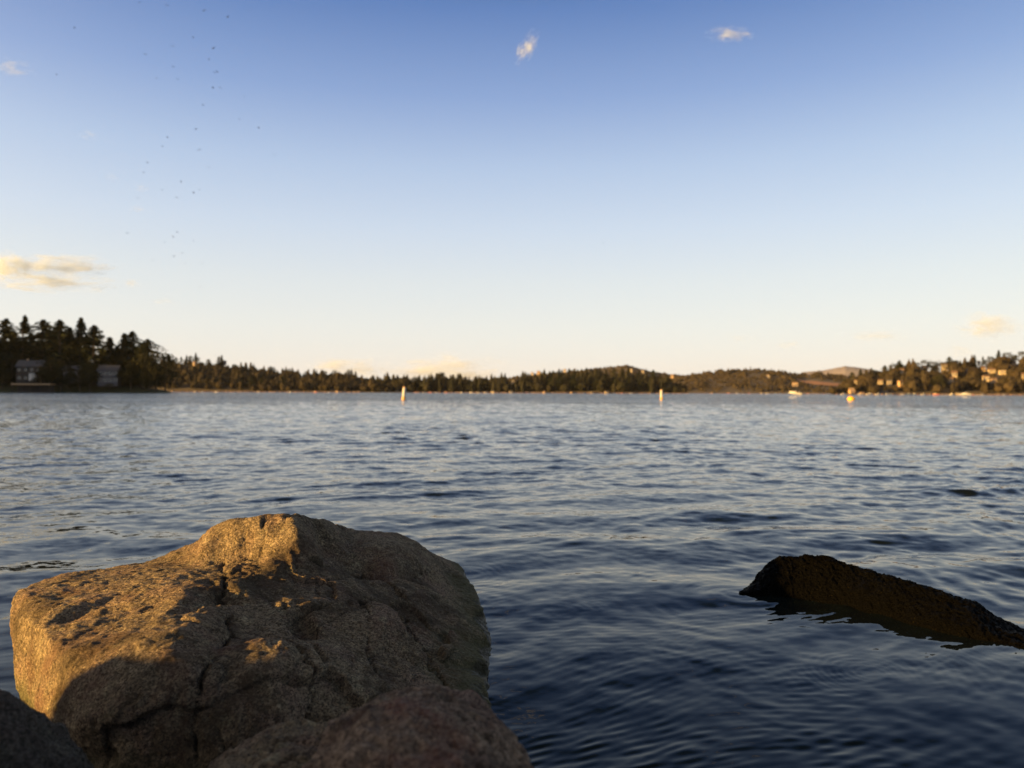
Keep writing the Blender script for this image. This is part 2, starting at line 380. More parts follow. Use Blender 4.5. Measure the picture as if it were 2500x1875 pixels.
P += [(-.06,2.5,.01),(-.1,2.3,-.1),(-.4,2.05,-.1),(-.8,1.93,-.1),(-1.15,1.93,-.1),(-1.34,2.05,-.1),(-1.56,2.35,-.1),(-1.8,2.7,0),(-1.86,3.0,-.1),(-1.75,3.3,.15),(-1.6,3.6,-.05),(-1.3,3.95,.1),(-1.1,4.3,-.05),
      (-.7,4.45,.05),(-.4,4.65,-.02),(-.25,4.6,-.2),(-1,4.2,.2),(-.6,4.3,.2),(-.1,2.2,-.5),(-1.4,2.1,-.5),(-1.9,3,-.5),(-1.2,4.3,-.5),(-.3,4.8,-.5),(0.05,3.3,-.5),(-.9,3.1,-.8)]
cracks = [([(545,1372),(549,1420),(548,1470),(552,1520),(562,1556),(540,1585),(508,1618),(488,1660),(486,1710),(480,1790),(478,1850)], 4.0, .034),
          ([(650,1245),(641,1275),(638,1310),(632,1352)], 3.2, .022),
          ([(562,1556),(610,1560),(640,1556),(690,1566),(734,1592),(760,1640),(768,1695),(754,1752)], 4.0, .026),
          ([(545,1372),(580,1366),(632,1352),(660,1345),(715,1350)], 3.0, .014),
          ([(705,1345),(725,1370),(722,1420),(700,1450)], 3.0, .014),
          ([(760,1365),(790,1385),(830,1395),(880,1405),(940,1415),(1000,1420),(1030,1400)], 4.5, .022),
          ([(943,1482),(989,1500),(1034,1575),(1066,1622),(1090,1680)], 4.0, .022),
          ([(1014,1428),(980,1455),(943,1482),(900,1470),(860,1462)], 3.0, .014),
          ([(640,1556),(690,1566),(750,1590),(800,1610),(845,1660)], 3.0, .012),
          ([(775,1265),(800,1310),(850,1330),(880,1335)], 3.5, .016),
          ([(715,1565),(760,1570),(785,1550),(780,1510)], 4.0, .014),
          ([(880,1470),(905,1520),(900,1580),(920,1640)], 2.6, .010)]
def main_disp(V, nr):
    px, py = proj(V); d = np.zeros(len(V)); f = (nr*(np.array([0, 0, H])-V)).sum(1) > -.1
    def lump(cx, cy, rx, ry, hgt, p=4, rot=0):
        a = R(rot); x = (px-cx)*math.cos(a)+(py-cy)*math.sin(a); y = -(px-cx)*math.sin(a)+(py-cy)*math.cos(a)
        return np.where(f, np.exp(-((x/rx)**2+(y/ry)**2)**(p/2)), 0)*hgt
    d += lump(950, 1368, 78, 42, .035, 4, 15) + lump(745, 1530, 40, 40, -.022, 4) + lump(700, 1480, 30, 20, .012) + lump(640, 1620, 70, 48, .02)
    d += lump(1040, 1470, 34, 24, .012, 4, 30) + lump(935, 1520, 40, 26, .012) + lump(800, 1440, 46, 26, .010) + lump(590, 1440, 34, 22, .012)
    # broken facets over the right two thirds: cells with their own tilt, parted by fractures
    rg_ = np.random.default_rng(19); sd = np.stack([rg_.uniform(-1.5, .05, 95), rg_.uniform(1.9, 4.6, 95), rg_.uniform(-.1, .55, 95)], 1).astype(np.float32); gr = rg_.normal(size=(95, 3)).astype(np.float32)
    Wp = (V + .045*np.stack([pnoise(V*7, 60+i) for i in range(3)], 1)).astype(np.float32); f1 = np.full(len(V), 9., np.float32); f2 = f1.copy(); val = np.zeros(len(V), np.float32)
    for q in range(95):
        e_ = Wp-sd[q]; dd = np.sqrt((e_*e_*np.array([1, .7, 1.6], np.float32)).sum(1)); nw = dd < f1; f2 = np.where(nw, f1, np.minimum(f2, dd)); f1 = np.where(nw, dd, f1); val = np.where(nw, (e_*gr[q]).sum(1), val)
    mk = np.clip((V[:, 0]+1.18)/.12, 0, 1)*np.clip((1150-px)/60, .15, 1)*np.clip((3.25-V[:, 1])*8+np.clip((V[:, 0]+.75)*6, 0, 8), 0, 1)
    mk = mk*(1-.85*np.exp(-(((px-650)/120)**2+((py-1335)/85)**2)**2))
    d += mk*(np.clip(val*.09, -.018, .018) - .012*np.exp(-(((f2-f1)/.014)**2))*np.clip(.5+1.5*fbm(V, 5, 2, 88), 0, 1.2))
    # crumbly broken zone right of the main crack
    z = lump(590, 1400, 50, 36, 1.0); d += z*.016*ridged(V, 22, 3, 77)
    return d
o = rock('boulder', P, (-.85, 3.05, -.3), M['rock'], n=340, zs=2.0, smooth=4.5, amp=.68, cracks=cracks, seed=4, disp=main_disp)
tag(o, 'largest boulder, cracked tan granite block with sunlit golden left end rising from the water', 'boulder')

def dome(sil, back, low, extra=()):
    """control points for a foreground boulder: silhouette, front face toward the camera, back and base"""
    P = [at(*p) for p in sil] + [np.array(p, float) for p in back] + [np.array(p, float) for p in low] + [at(*p) for p in extra]
    return P
# foreground boulder, bottom centre
P = dome([(735,1875,1.30),(752,1846,1.32),(789,1782,1.36),(821,1746,1.38),(853,1718,1.4),(892,1692,1.42),(920,1676,1.43),(971,1667,1.44),(1026,1665,1.45),(1074,1679,1.45),(1121,1691,1.45),(1184,1707,1.43),(1216,1731,1.41),(1251,1775,1.37),(1279,1822,1.33),(1300,1868,1.29)],
         [(-.28,1.62,.42),(-.1,1.65,.42),(-.42,1.6,.2),(.02,1.6,.25),(-.2,1.85,.1)], [(-.45,1.15,.1),(-.2,.95,.1),(.1,1.15,.1),(-.2,1.9,-.2),(-.5,1.5,-.2),(.15,1.5,-.1),(-.2,1.0,-.3),(-.2,1.4,-.5)],
         [(900,1760,1.28),(1000,1730,1.3),(1100,1750,1.3),(1180,1790,1.27),(830,1830,1.22),(950,1850,1.16),(1080,1860,1.15),(1220,1860,1.2),(1000,1960,1.08),(850,1960,1.12),(1200,1980,1.1)])
o = rock('boulder', P, (-.2, 1.35, .2), M['rock_red'], n=200, zs=1.2, smooth=8, amp=1.0, seed=21)
tag(o, 'rounded reddish brown boulder at the bottom edge, nearest in front of the big cracked one', 'boulder')
P = dome([(500,1880,1.5),(553,1830,1.55),(608,1806,1.58),(640,1790,1.6),(699,1763,1.62),(750,1753,1.62),(797,1763,1.6),(840,1800,1.55)],
         [(-.72,1.75,.2),(-.5,1.83,.25),(-.3,1.78,.2)], [(-.8,1.4,.1),(-.5,1.2,.1),(-.25,1.35,.1),(-.85,1.6,-.2),(-.5,1.9,-.2),(-.2,1.7,-.2),(-.5,1.5,-.5),(-.5,1.2,-.3)],
         [(650,1840,1.45),(750,1830,1.45),(560,1880,1.42),(700,1920,1.32),(820,1880,1.4)])
o = rock('boulder', P, (-.5, 1.55, .1), M['rock'], n=200, zs=1.2, smooth=8, amp=1.0, seed=35)
tag(o, 'low brown boulder tucked against the left side of the rounded reddish boulder', 'boulder')
P = dome([(0,1673,1.5),(26,1686,1.5),(45,1706,1.5),(71,1738,1.5),(86,1762,1.5),(103,1789,1.5),(116,1813,1.5),(150,1838,1.5),(190,1856,1.5),(212,1876,1.48),(-60,1650,1.5),(-160,1640,1.5)],
         [(-1.05,1.72,.3),(-1.25,1.75,.25),(-.9,1.7,.15),(-1.45,1.65,.3)], [(-.85,1.3,.1),(-.8,1.55,-.05),(-1.2,1.2,.15),(-1.55,1.4,.2),(-1.2,1.85,-.2),(-.75,1.5,-.3),(-1.6,1.6,-.2),(-1.1,1.5,-.5),(-1.2,1.1,-.2)],
         [(0,1760,1.4),(60,1830,1.38),(-100,1740,1.38),(100,1880,1.36),(-50,1900,1.28)])
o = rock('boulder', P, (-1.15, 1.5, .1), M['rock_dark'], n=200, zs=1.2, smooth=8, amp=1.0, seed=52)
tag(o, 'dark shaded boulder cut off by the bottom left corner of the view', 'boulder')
# low wet slab in the water at right
up = [(1834,1427),(1855,1398),(1877,1374),(1902,1360),(1924,1361),(1946,1366),(1968,1360),(2025,1365),(2062,1380),(2098,1392),(2170,1408),(2242,1434),(2315,1455),(2387,1477),(2423,1506),(2500,1546),(2590,1592),(2700,1655)]
lo = [(1800,1453),(1850,1458),(1900,1461),(1980,1466),(2047,1474),(2134,1495),(2242,1524),(2315,1546),(2423,1568),(2500,1588),(2600,1628),(2700,1680)]
lw = np.array([on_water(a, b)[:2] for a, b in lo]); lpx = np.array([a for a, b in lo], float)
ns, ntt = 420, 150
pxs = np.linspace(1803, 2690, ns); sect = []
for px in pxs:
    wl = np.array([np.interp(px, lpx, lw[:, 0]), np.interp(px, lpx, lw[:, 1]), 0]); py = np.interp(px, [1803]+[a for a, b in up], [1453]+[b for a, b in up])
    e = min(1, (px-1803)/60); e = e**.5; D = wl[1]+.05+.2*e; rd = at(px, py, D); dn = np.array([.55, .83, 0])
    sect.append([wl-dn*.25*e+[0, 0, -.35], wl-dn*.06*e+[0, 0, -.08], wl, wl*.62+rd*.38-dn*.015*e+[0, 0, .012*e], wl*.2+rd*.8-dn*.012*e+[0, 0, .006], rd, rd+dn*.06*e+[0, 0, -.012], rd+dn*.16*e+[0, 0, -.07-.02*e], rd+dn*.3*e+[0, 0, -.3], rd+dn*.2*e+[0, 0, -.6], wl-[0, 0, .6]])
sect = np.array(sect); sect[:, :, 2] += .008
k = np.ones(9)/9
for c_ in range(sect.shape[1]):
    for ax in range(3): sect[:, c_, ax] = np.convolve(np.pad(sect[:, c_, ax], 4, 'edge'), k, 'valid')
m_ = sect.shape[1]; tt = np.linspace(0, m_, ntt, endpoint=False); i0 = np.floor(tt).astype(int); ft = (tt-i0)[None, :, None]
def cr(q): return sect[:, (i0+q) % m_]
V = .5*((2*cr(0))+(-cr(-1)+cr(1))*ft+(2*cr(-1)-5*cr(0)+4*cr(1)-cr(2))*ft**2+(-cr(-1)+3*cr(0)-3*cr(1)+cr(2))*ft**3)
V = V.reshape(-1, 3); i, j = np.meshgrid(np.arange(ns-1), np.arange(ntt), indexing='ij'); j2 = (j+1) % ntt
Fq = np.stack([(i*ntt+j).ravel(), (i*ntt+j2).ravel(), ((i+1)*ntt+j2).ravel(), ((i+1)*ntt+j).ravel()], 1); nr = vnormals(V, Fq)
mid_ = V.reshape(ns, ntt, 3).mean(1).repeat(ntt, 0)
if ((V-mid_)*nr).sum() < 0: nr = -nr; Fq = Fq[:, ::-1]
hh = .016*fbm(V, 6, 3, 3)+.014*fbm(V, 17, 4, 9, .68)+.009*ridged(V, 30, 3, 10)-.006+.004*fbm(V, 90, 2, 12)
o = np_mesh('boulder', V+nr*hh[:, None], Fq, M['rock_wet_shade'], True, attr={'cavity': np.clip(-hh*20, 0, .5)})
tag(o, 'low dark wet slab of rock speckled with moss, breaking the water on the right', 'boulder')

# ------------------------------------------------------------------ water
TH = np.concatenate([np.linspace(-180, -41, 70)[:-1], np.linspace(-41, 41, 900), np.linspace(41, 180, 70)[1:-1]])
TH = np.radians(TH)
rr = [.8]
while rr[-1] < 110: rr.append(rr[-1]*1.0045)
while rr[-1] < 16000: rr.append(rr[-1]*(1.012 if rr[-1] < 1500 else 1.05))
rr = np.array(rr); RRg, THg = np.meshgrid(rr, TH, indexing='ij')
X = (RRg*np.sin(THg)).ravel(); Y = (RRg*np.cos(THg)).ravel(); RD = RRg.ravel()
cell = np.where(RD < 110, RD*.0045, RD*.012).astype(np.float32); X = X.astype(np.float32); Y = Y.astype(np.float32)
Z = np.zeros_like(X); gust = None; rg = np.random.default_rng(11)
# slow modulation: gust patches
PXY = np.stack([X*.11, Y*.07, np.zeros_like(X)], 1); gust = .85 + .6*pnoise(PXY, 5) + .35*pnoise(np.stack([X*.5, Y*.3, X*0], 1), 6)
gust = np.clip(gust, .25, 1.6)
near = np.clip((RD-1.8)/5.5, 0, 1)
dx = np.zeros_like(X); dy = np.zeros_like(X)
wx = X + .25*pnoise(np.stack([X*.6, Y*.6, X*0+3], 1), 8); wy = Y + .25*pnoise(np.stack([X*.6, Y*.6, X*0+9], 1), 9)
for i in range(120):
    lam = math.exp(rg.uniform(math.log(.08), math.log(1.6)))
    spread = 22 if lam > .4 else 38
    ang = R(rg.normal((-26, 17)[i % 3 == 0], spread)); kx, ky = math.sin(ang), math.cos(ang); k = 2*math.pi/lam
    slope = .0205*((lam/.28)**.25 if lam < .28 else (lam/.28)**-.32)
    A = slope/k; ph = rg.uniform(0, 6.28)
    fade = np.clip(lam/(cell*3.2)-.6, 0, 1)
    nf = near if lam < .8 else (.4+.6*near)
    nf = .20 + .80*nf if lam > .3 else .30+.70*near
    a = k*(kx*wx+ky*wy)+ph; g = gust if lam < .7 else 1.0
    amp_ = A*fade*nf*g
    Z += amp_*np.sin(a); c_ = .5*amp_*np.cos(a); dx += c_*kx; dy += c_*ky
# ring ripples round the rocks
for (cx, cy, lam, a0, dec) in [(*on_water(1800,1452)[:2], .045, .0013, .42), (*on_water(1810,1455)[:2], .11, .0028, .7), (*on_water(1135,1400)[:2], .06, .0016, .5), (*on_water(1165,1470)[:2], .10, .002, .6),
                               (*on_water(1205,1600)[:2], .035, .0007, .5), (*on_water(2300,1545)[:2], .03, .0006, .5), (*on_water(2120,1640)[:2], .04, .0006, .7), (*on_water(1350,1500)[:2], .05, .0006, .6)]:
    d = np.hypot(X-cx, Y-cy); wv = d + .07*pnoise(np.stack([X*3, Y*3, X*0], 1), 12)
    Z += .6*a0*np.sin(2*math.pi*wv/lam)*np.exp(-d/dec)*np.clip(d/.05, 0, 1)*np.clip(.35+1.5*pnoise(np.stack([X*2.2, Y*2.2, X*0], 1), 13), 0, 1.3)
# fine wind streaks close to the camera
for i in range(20):
    lam = rg.uniform(.018, .055); ang = R(rg.normal(-24, 16)); k = 2*math.pi/lam
    Z += (.06/k)*np.clip(lam/(cell*3.2)-.6, 0, 1)*np.sin(k*(math.sin(ang)*wx+math.cos(ang)*wy)+rg.uniform(0, 6))*np.clip(.2+1.6*pnoise(np.stack([X*1.6, Y*1.6, X*0+i], 1), 14), 0, 1)
X2 = X + dx; Y2 = Y + dy
nr_, nc_ = len(rr), len(TH); i = (np.arange(nr_-1)[:, None]*nc_ + np.arange(nc_-1)[None, :]).ravel()
j = np.arange(nr_-1)*nc_
Fq = np.concatenate([np.stack([i, i+nc_, i+nc_+1, i+1], 1), np.stack([j+nc_-1, j+2*nc_-1, j+nc_, j], 1)])
M['water'], nt, b = mat('lake water'); L = nt.links.new
b.inputs['Base Color'].default_value = (.006, .009, .009, 1); b.inputs['Roughness'].default_value = .025; b.inputs['IOR'].default_value = 1.2
b.inputs['Specular IOR Level'].default_value = .5; b.inputs['Specular Tint'].default_value = (1, .92, .70, 1)
ge = N(nt, 'ShaderNodeNewGeometry'); pos = ge.outputs['Position']
ln = N(nt, 'ShaderNodeVectorMath', operation='LENGTH'); L(pos, ln.inputs[0]); dist = ln.outputs['Value']
def wmap(sx, sy, rot):
    mp = N(nt, 'ShaderNodeMapping'); mp.inputs['Scale'].default_value = (sx, sy, 1); mp.inputs['Rotation'].default_value = (0, 0, R(rot)); L(pos, mp.inputs[0]); return mp.outputs[0]
def vnoise(vec, amp_, det=2):
    n = N(nt, 'ShaderNodeTexNoise'); n.inputs['Scale'].default_value = 1; n.inputs['Detail'].default_value = det; n.inputs['Roughness'].default_value = .6; L(vec, n.inputs['Vector'])
    a = N(nt, 'ShaderNodeVectorMath', operation='SUBTRACT'); L(n.outputs['Color'], a.inputs[0]); a.inputs[1].default_value = (.5, .5, .5)
    b_ = N(nt, 'ShaderNodeVectorMath', operation='MULTIPLY'); L(a.outputs[0], b_.inputs[0])
    cx = N(nt, 'ShaderNodeCombineXYZ')
    if isinstance(amp_, float): cx.inputs[0].default_value = amp_*.55; cx.inputs[1].default_value = amp_
    else: L(mth(nt, 'MULTIPLY', amp_, .55), cx.inputs[0]); L(amp_, cx.inputs[1])
    L(cx.outputs[0], b_.inputs[1]); return b_.outputs[0]
def rng_(a, b_, lo_, hi_):
    m_ = N(nt, 'ShaderNodeMapRange'); L(dist, m_.inputs[0])
    for q, v_ in zip((1, 2, 3, 4), (a, b_, lo_, hi_)): m_.inputs[q].default_value = v_
    return m_.outputs[0]
def vadd(a, b_):
    m_ = N(nt, 'ShaderNodeVectorMath', operation='ADD'); L(a, m_.inputs[0]); L(b_, m_.inputs[1]); return m_.outputs[0]
# wind patches roughen some of the water
patch = ramp(nt, noise(nt, wmap(.035, .09, 6), 1, 3), [(.38, .55), (.62, 1.15)]).outputs[0]
v = vadd(vnoise(wmap(7, 13, 12), rng_(2, 10, .06, .42), 3), vnoise(wmap(2.0, 4.2, 8), mth(nt, 'MULTIPLY', rng_(12, 70, .0, 1.5), patch), 3))
v = vadd(v, vnoise(wmap(.45, 1.1, -6), mth(nt, 'MULTIPLY', rng_(50, 130, .0, .9), patch), 2))
# wind waves roll in toward this shore, their steeper faces point at it
lean = N(nt, 'ShaderNodeCombineXYZ'); L(mth(nt, 'MULTIPLY', rng_(15, 110, .0, 1.0), -.075), lean.inputs[1]); v = vadd(v, lean.outputs[0])
nn = N(nt, 'ShaderNodeVectorMath', operation='NORMALIZE'); L(vadd(ge.outputs['Normal'], v), nn.inputs[0]); L(nn.outputs[0], b.inputs['Normal'])
o = np_mesh('water', np.stack([X2, Y2, Z], 1), Fq, M['water'], True); tag(o, 'rippled lake water', kind='structure')

# ------------------------------------------------------------------ bank behind the camera
def bank_h(x, y):
    s = y + .02*x; base = np.where(s > 1.1, -.9-.25*np.clip(s-1.1, 0, 60), 0)
    t = np.clip((1.1-s)/2.2, 0, 1); land = -.9 + 1.35*t*t*(3-2*t)
    t2 = np.clip((-1.2-s)/9, 0, 1); land = land + 2.4*t2*t2*(3-2*t2)
    lf = np.clip((-x-3.2)/2, 0, 1)*np.clip((.15-s)/.9, 0, 1); land = land + .75*lf
    return np.where(s > 1.1, base, land)
gx = np.concatenate([np.linspace(-90, -12, 40)[:-1], np.linspace(-12, 12, 160), np.linspace(12, 90, 40)[1:]]); gy = np.concatenate([np.linspace(-90, -10, 40)[:-1], np.linspace(-10, 6, 120), np.linspace(6, 60, 20)[1:]])
GX, GY = np.meshgrid(gx, gy, indexing='ij'); gz = bank_h(GX.ravel(), GY.ravel()); gp = np.stack([GX.ravel(), GY.ravel(), gz], 1)
gz = gz + .10*fbm(gp, .9, 4, 3); a, b2 = GX.shape; i = (np.arange(a-1)[:, None]*b2+np.arange(b2-1)[None]).ravel()
M['earth'] = simple('bank earth', (.09,.07,.045), .95, 0, .4, 2.5)
o = np_mesh('ground', np.stack([GX.ravel(), GY.ravel(), gz], 1), np.stack([i, i+b2, i+b2+1, i+1], 1), M['earth'], True); tag(o, 'earth bank sloping down under the lake', kind='structure')
def generic_rock(c, r, sd, m, n=60):
    g = np.random.default_rng(sd); d = g.normal(size=(26, 3)); d /= np.linalg.norm(d, axis=1)[:, None]
    P = np.array(c) + d*np.array(r)*g.uniform(.85, 1.12, (26, 1))
    return rock('boulder', P, c, m, n=n, zs=1.0, smooth=10, amp=1.0, seed=sd)
# unseen shore boulders, added and shaped so their shade falls on the front rocks
occl = [((-5.8,-.15,.55),(.6,.58,.63)),((-5.6,-1.05,1.0),(.95,.85,1.05)),((-.82,1.18,-.02),(.42,.36,.36)),((-1.45,1.1,-.05),(.4,.35,.4)),((-5.0,-2.3,1.3),(1,1,1.1)),((-6.9,-1.9,1.4),(1,.9,1.0)),((-7.2,-3.0,1.7),(1.1,1.0,1.1)),((-2.6,-.6,.35),(.6,.6,.4)),((1.9,.3,.1),(.7,.6,.45)),((3.4,.2,.1),(.8,.6,.5)),((-2.4,.3,.1),(.45,.4,.4)),((1.0,-.5,.3),(.6,.5,.35))]
for q, (c, r_) in enumerate(occl):
    o = generic_rock(c, r_, 100+q, M['rock_dark']); tag(o, 'unseen boulder added to the shore bank outside the photographed view', 'boulder', 'unseen boulders added along the shore bank')

# ------------------------------------------------------------------ trees
def tri_cloud(C, S, seed, flat=.5, dirv=None):
    """one irregular two-triangle leaf clump at every centre C with size S"""
    g = np.random.default_rng(seed); n = len(C)
    a = g.normal(size=(n, 3)); a /= np.linalg.norm(a, axis=1)[:, None]
    if dirv is not None: a = .45*a + dirv; a /= np.linalg.norm(a, axis=1)[:, None]
    b = g.normal(size=(n, 3)); b -= (b*a).sum(1)[:, None]*a; b /= np.linalg.norm(b, axis=1)[:, None]
    S = S[:, None]; k = g.uniform(.6, 1.2, (n, 4, 1))
    V = np.stack([C-a*S*k[:, 0], C-b*S*flat*k[:, 1], C+a*S*k[:, 2], C+b*S*flat*k[:, 3]], 1).reshape(-1, 3)
    return V, np.arange(n*4).reshape(-1, 4)
def conifer_pts(h, r, seed, whorls=30, per=8, sub=6, gap=0.0, blunt=.8, low=.1):
    g = np.random.default_rng(seed); C = []; S = []; Dv = []
    lean = g.uniform(-.02, .02, 2)*h
    for i in range(whorls):
        t = i/(whorls-1); t = t**.9; z = h*(low+(1-low)*t)
        if g.random() < gap and .1 < t < .75: continue
        R0 = r*((1-t)**blunt)*(1 if t > .12 else .75)*g.uniform(.8, 1.15) + .012*h
        for k in range(per):
            an = g.uniform(0, 2*math.pi); ln = R0*g.uniform(.55, 1.2); dr = g.uniform(-.45, .05)
            for q in range(sub):
                s = (q+.6)/sub; rad = ln*s
                C.append((rad*math.cos(an)+lean[0]*t, rad*math.sin(an)+lean[1]*t, z+rad*dr*s+g.normal()*.008*h)); S.append(h*.042*(1.25-.6*s)*(1.1-.5*t)); Dv.append((math.cos(an), math.sin(an), dr))
    return np.array(C), np.array(S), np.array(Dv)
def blob_pts(h, rx, seed, clumps=34, leaves=70, low=.15):
    g = np.random.default_rng(seed); C = []; S = []
    for i in range(clumps):
        d = g.normal(size=3); d /= np.linalg.norm(d); d *= g.uniform(.35, 1)**.6
        c = np.array([d[0]*rx, d[1]*rx, h*(low+(1-low)*.5)+d[2]*h*(1-low)*.46]); cr = g.uniform(.16, .3)*rx
        e = g.normal(size=(leaves, 3)); e /= np.linalg.norm(e, axis=1)[:, None]; e *= (cr*g.uniform(.5, 1.05, (leaves, 1)))
        C.append(c+e*np.array([1.2, 1.2, .8])); S.append(np.full(leaves, rx*.045)*g.uniform(.6, 1.3, leaves))
    return np.concatenate(C), np.concatenate(S)
def trunk_mb(h, r0, seed, limbs=0):
    g = np.random.default_rng(seed); m = MB(); n = 9
    m.lathe([(r0*1.35, -.5), (r0, h*.04), (r0*.75, h*.35), (r0*.45, h*.7), (r0*.12, h*.97)], n)
    for i in range(limbs):
        an = g.uniform(0, 6.28); z0 = h*g.uniform(.2, .55); ln = h*g.uniform(.18, .34); d = np.array([math.cos(an)*.75, math.sin(an)*.75, .66]); p0 = np.array([0, 0, z0]); rings = []
        u = np.cross(d, [0, 0, 1]); u /= np.linalg.norm(u); v = np.cross(d, u)
        for q in range(4):
            c = p0+d*ln*q/3; rr_ = r0*.4*(1-q/3.5); rings.append([c+rr_*(u*math.cos(a_)+v*math.sin(a_)) for a_ in (0, 1.57, 3.14, 4.71)])
        m.loft(rings)
    return m
def make_tree(name, kind, h, r, seed, m, **kw):
    root = empty(name)
    if kind == 'conifer':
        C, S, Dv = conifer_pts(h, r, seed, **kw); V, Fq = tri_cloud(C, S, seed, .42, Dv)
        np_mesh('crown', V, Fq, m, False, root); trunk_mb(h, h*.012+.05, seed).build('trunk', M['trunk'], root, True)
    else:
        C, S = blob_pts(h, r, seed, **kw); V, Fq = tri_cloud(C, S, seed, .6)
        np_mesh('crown', V, Fq, m, False, root); trunk_mb(h*.85, h*.022+.05, seed, 6).build('trunk', M['trunk'], root, True)
    return root
protos = {}
for k in range(5):
    protos['fir', k] = (make_tree('fir_tree', 'conifer', 10, (2.6, 2.2, 3.0, 2.4, 2.8)[k], 200+k, M['conifer'], gap=(.0, .12, .2, .05, .22)[k], blunt=(.75, .95, .55, .85, .6)[k], whorls=34, per=9, sub=6))
for k in range(3):
    protos['broad', k] = (make_tree('broadleaf_tree', 'blob', 10, (4.2, 5.0, 3.6)[k], 300+k, M['broad'], clumps=(40, 46, 38)[k], leaves=90, low=(.12, .05, .1)[k]))
used = set()
def place(key, x, y, z, h, label, group, wid=1.0, rz=None, cat='tree'):
    p = protos[key]
    o = p if key not in used else copy_tree(p); used.add(key)
    o.location = (float(x), float(y), float(z)); s = h/10; o.scale = (s*wid, s*wid, s); o.rotation_euler = (0, 0, random.uniform(0, 6.28) if rz is None else rz)
    for k in ('label', 'group'):
        if k in o: del o[k]
    tag(o, label, cat, group); return o
def px_tree(key, px, top, D, zb, label, group, wid=1.0):
    v = at(px, top, D); place(key, v[0], D, zb, v[2]-zb, label, group, wid)

# -- left headland (depth about 430 m)
def head_h(x, y):   # land height of the headland
    v = at(415, 957, 1)[0]/1.0
    edge = y*(412-1250)/F - (y-430)*.12      # right tip x
    e = np.clip((edge+4-x)/30, 0, 1); d = np.clip((y-432)/40, 0, 1)
    return -1.5 + (2.6+7*e*d*(3-2*d)*.6)*np.clip((y-424)/8, 0, 1)*np.clip((edge+6-x)/6, 0, 1)
hx = np.linspace(-620, -190, 120); hy = np.linspace(420, 620, 60); GX, GY = np.meshgrid(hx, hy, indexing='ij'); z = head_h(GX.ravel(), GY.ravel())
gp = np.stack([GX.ravel(), GY.ravel(), z], 1); z = z+.5*fbm(gp, .06, 3, 5)
M['grass'] = simple('shore grass', (.055,.06,.02), .95, 0, .35, .3)
a, b2 = GX.shape; i = (np.arange(a-1)[:, None]*b2+np.arange(b2-1)[None]).ravel()
tag(np_mesh('headland_ground', np.stack([GX.ravel(), GY.ravel(), z], 1), np.stack([i, i+b2, i+b2+1, i+1], 1), M['grass'], True), kind='structure')
G1 = 'trees on the left headland'
heads = [('fir',2,15,781,452,'blunt topped fir standing leftmost on the left headland skyline',1.25), ('fir',1,56,774,450,'slender spire topped fir, second from left on the headland skyline',1.1),
 ('fir',2,104,783,455,'broad dense fir right of the slender spire on the headland',1.5), ('fir',4,146,783,448,'ragged fir with sky gaps in the middle of the left headland',1.2),
 ('fir',0,172,802,460,'shorter fir filling the gap before the pointed tall fir on the headland',1.2), ('fir',3,197,778,452,'pointed tall fir right of the ragged one on the left headland',1.05),
 ('fir',4,230,796,446,'fir with broad skirt and bare lower trunk above the grey house',1.3), ('fir',3,270,825,450,'small pointed fir right of the broad skirted fir on the headland',1.5),
 ('fir',0,303,816,455,'left one of the twin topped firs on the headland',1.3), ('fir',2,322,811,458,'right one of the twin topped firs on the headland',1.2),
 ('fir',1,343,842,450,'low fir between the twin firs and the round trees at the tip',1.5), ('fir',2,362,830,446,'blunt fir rising behind the round trees at the headland tip',1.6)]
for kd, k, px, top, D, lab, wd in heads: px_tree((kd, k), px, top, D, 4.0 if px < 340 else 2.5, lab, G1, wd*1.3)
for q, (px, top, D, kd, k, wd) in enumerate([(-20,800,455,'fir',0,1.4),(-60,775,450,'fir',3,1.2),(-100,790,452,'fir',2,1.3),(36,812,462,'fir',0,1.6),(80,815,465,'fir',3,1.7),(125,812,468,'fir',2,1.5),(5,830,470,'fir',4,2.2),(64,832,470,'fir',0,2.2),(95,838,462,'fir',2,2),(130,835,466,'fir',3,2.0),(160,830,470,'fir',0,1.9),
    (185,825,470,'fir',4,1.6),(212,822,468,'fir',2,1.8),(250,850,468,'fir',0,1.9),(285,845,466,'fir',3,1.8),(338,848,468,'fir',2,1.6),(30,850,458,'fir',2,2.2),(150,860,455,'fir',0,2.4),(180,855,454,'fir',2,2.2),(300,862,450,'fir',3,2.2)]):
    px_tree((kd, k), px, top, D, 3.5, 'dark fir merging into the mass of firs on the left headland', G1, wd)
for px, top, D, k, wd, lab in [(382,846,440,1,.62,'tall round leafy tree on the tip of the left headland'),(404,880,436,0,.6,'smaller round leafy tree at the very tip of the left headland'),(350,868,438,2,.75,'leafy tree left of the tallest round tree on the headland tip'),
    (125,868,434,0,.5,'round leafy tree between the dark house and the grey roofed houses'),(220,876,432,1,.5,'willowy round tree half hiding the grey roofed houses'),(170,908,428,2,.75,'low leafy tree by the water under the middle house'),
    (150,886,427,0,.75,'leafy tree in front of the half hidden grey roofed house'),(100,900,429,2,.7,'low leafy tree beside the right end of the dark timber house'),
    (30,862,440,1,.6,'leafy tree left of the dark house on the headland'),(320,880,434,0,.65,'leafy tree right of the grey house on the headland'),(5,895,434,2,.8,'leafy tree at the left edge of the headland shore'),(195,905,427,0,.8,'bushy tree on the bank between two grey roofs'),(268,935,424,2,1.4,'low shrub on the bank below the grey house'),(365,915,428,1,.8,'bushy tree low on the tip of the headland')]:
    px_tree(('broad', k), px, top, min(D, 428) if 100 < px < 240 else D, 1.4, lab, G1, wd*1.45)

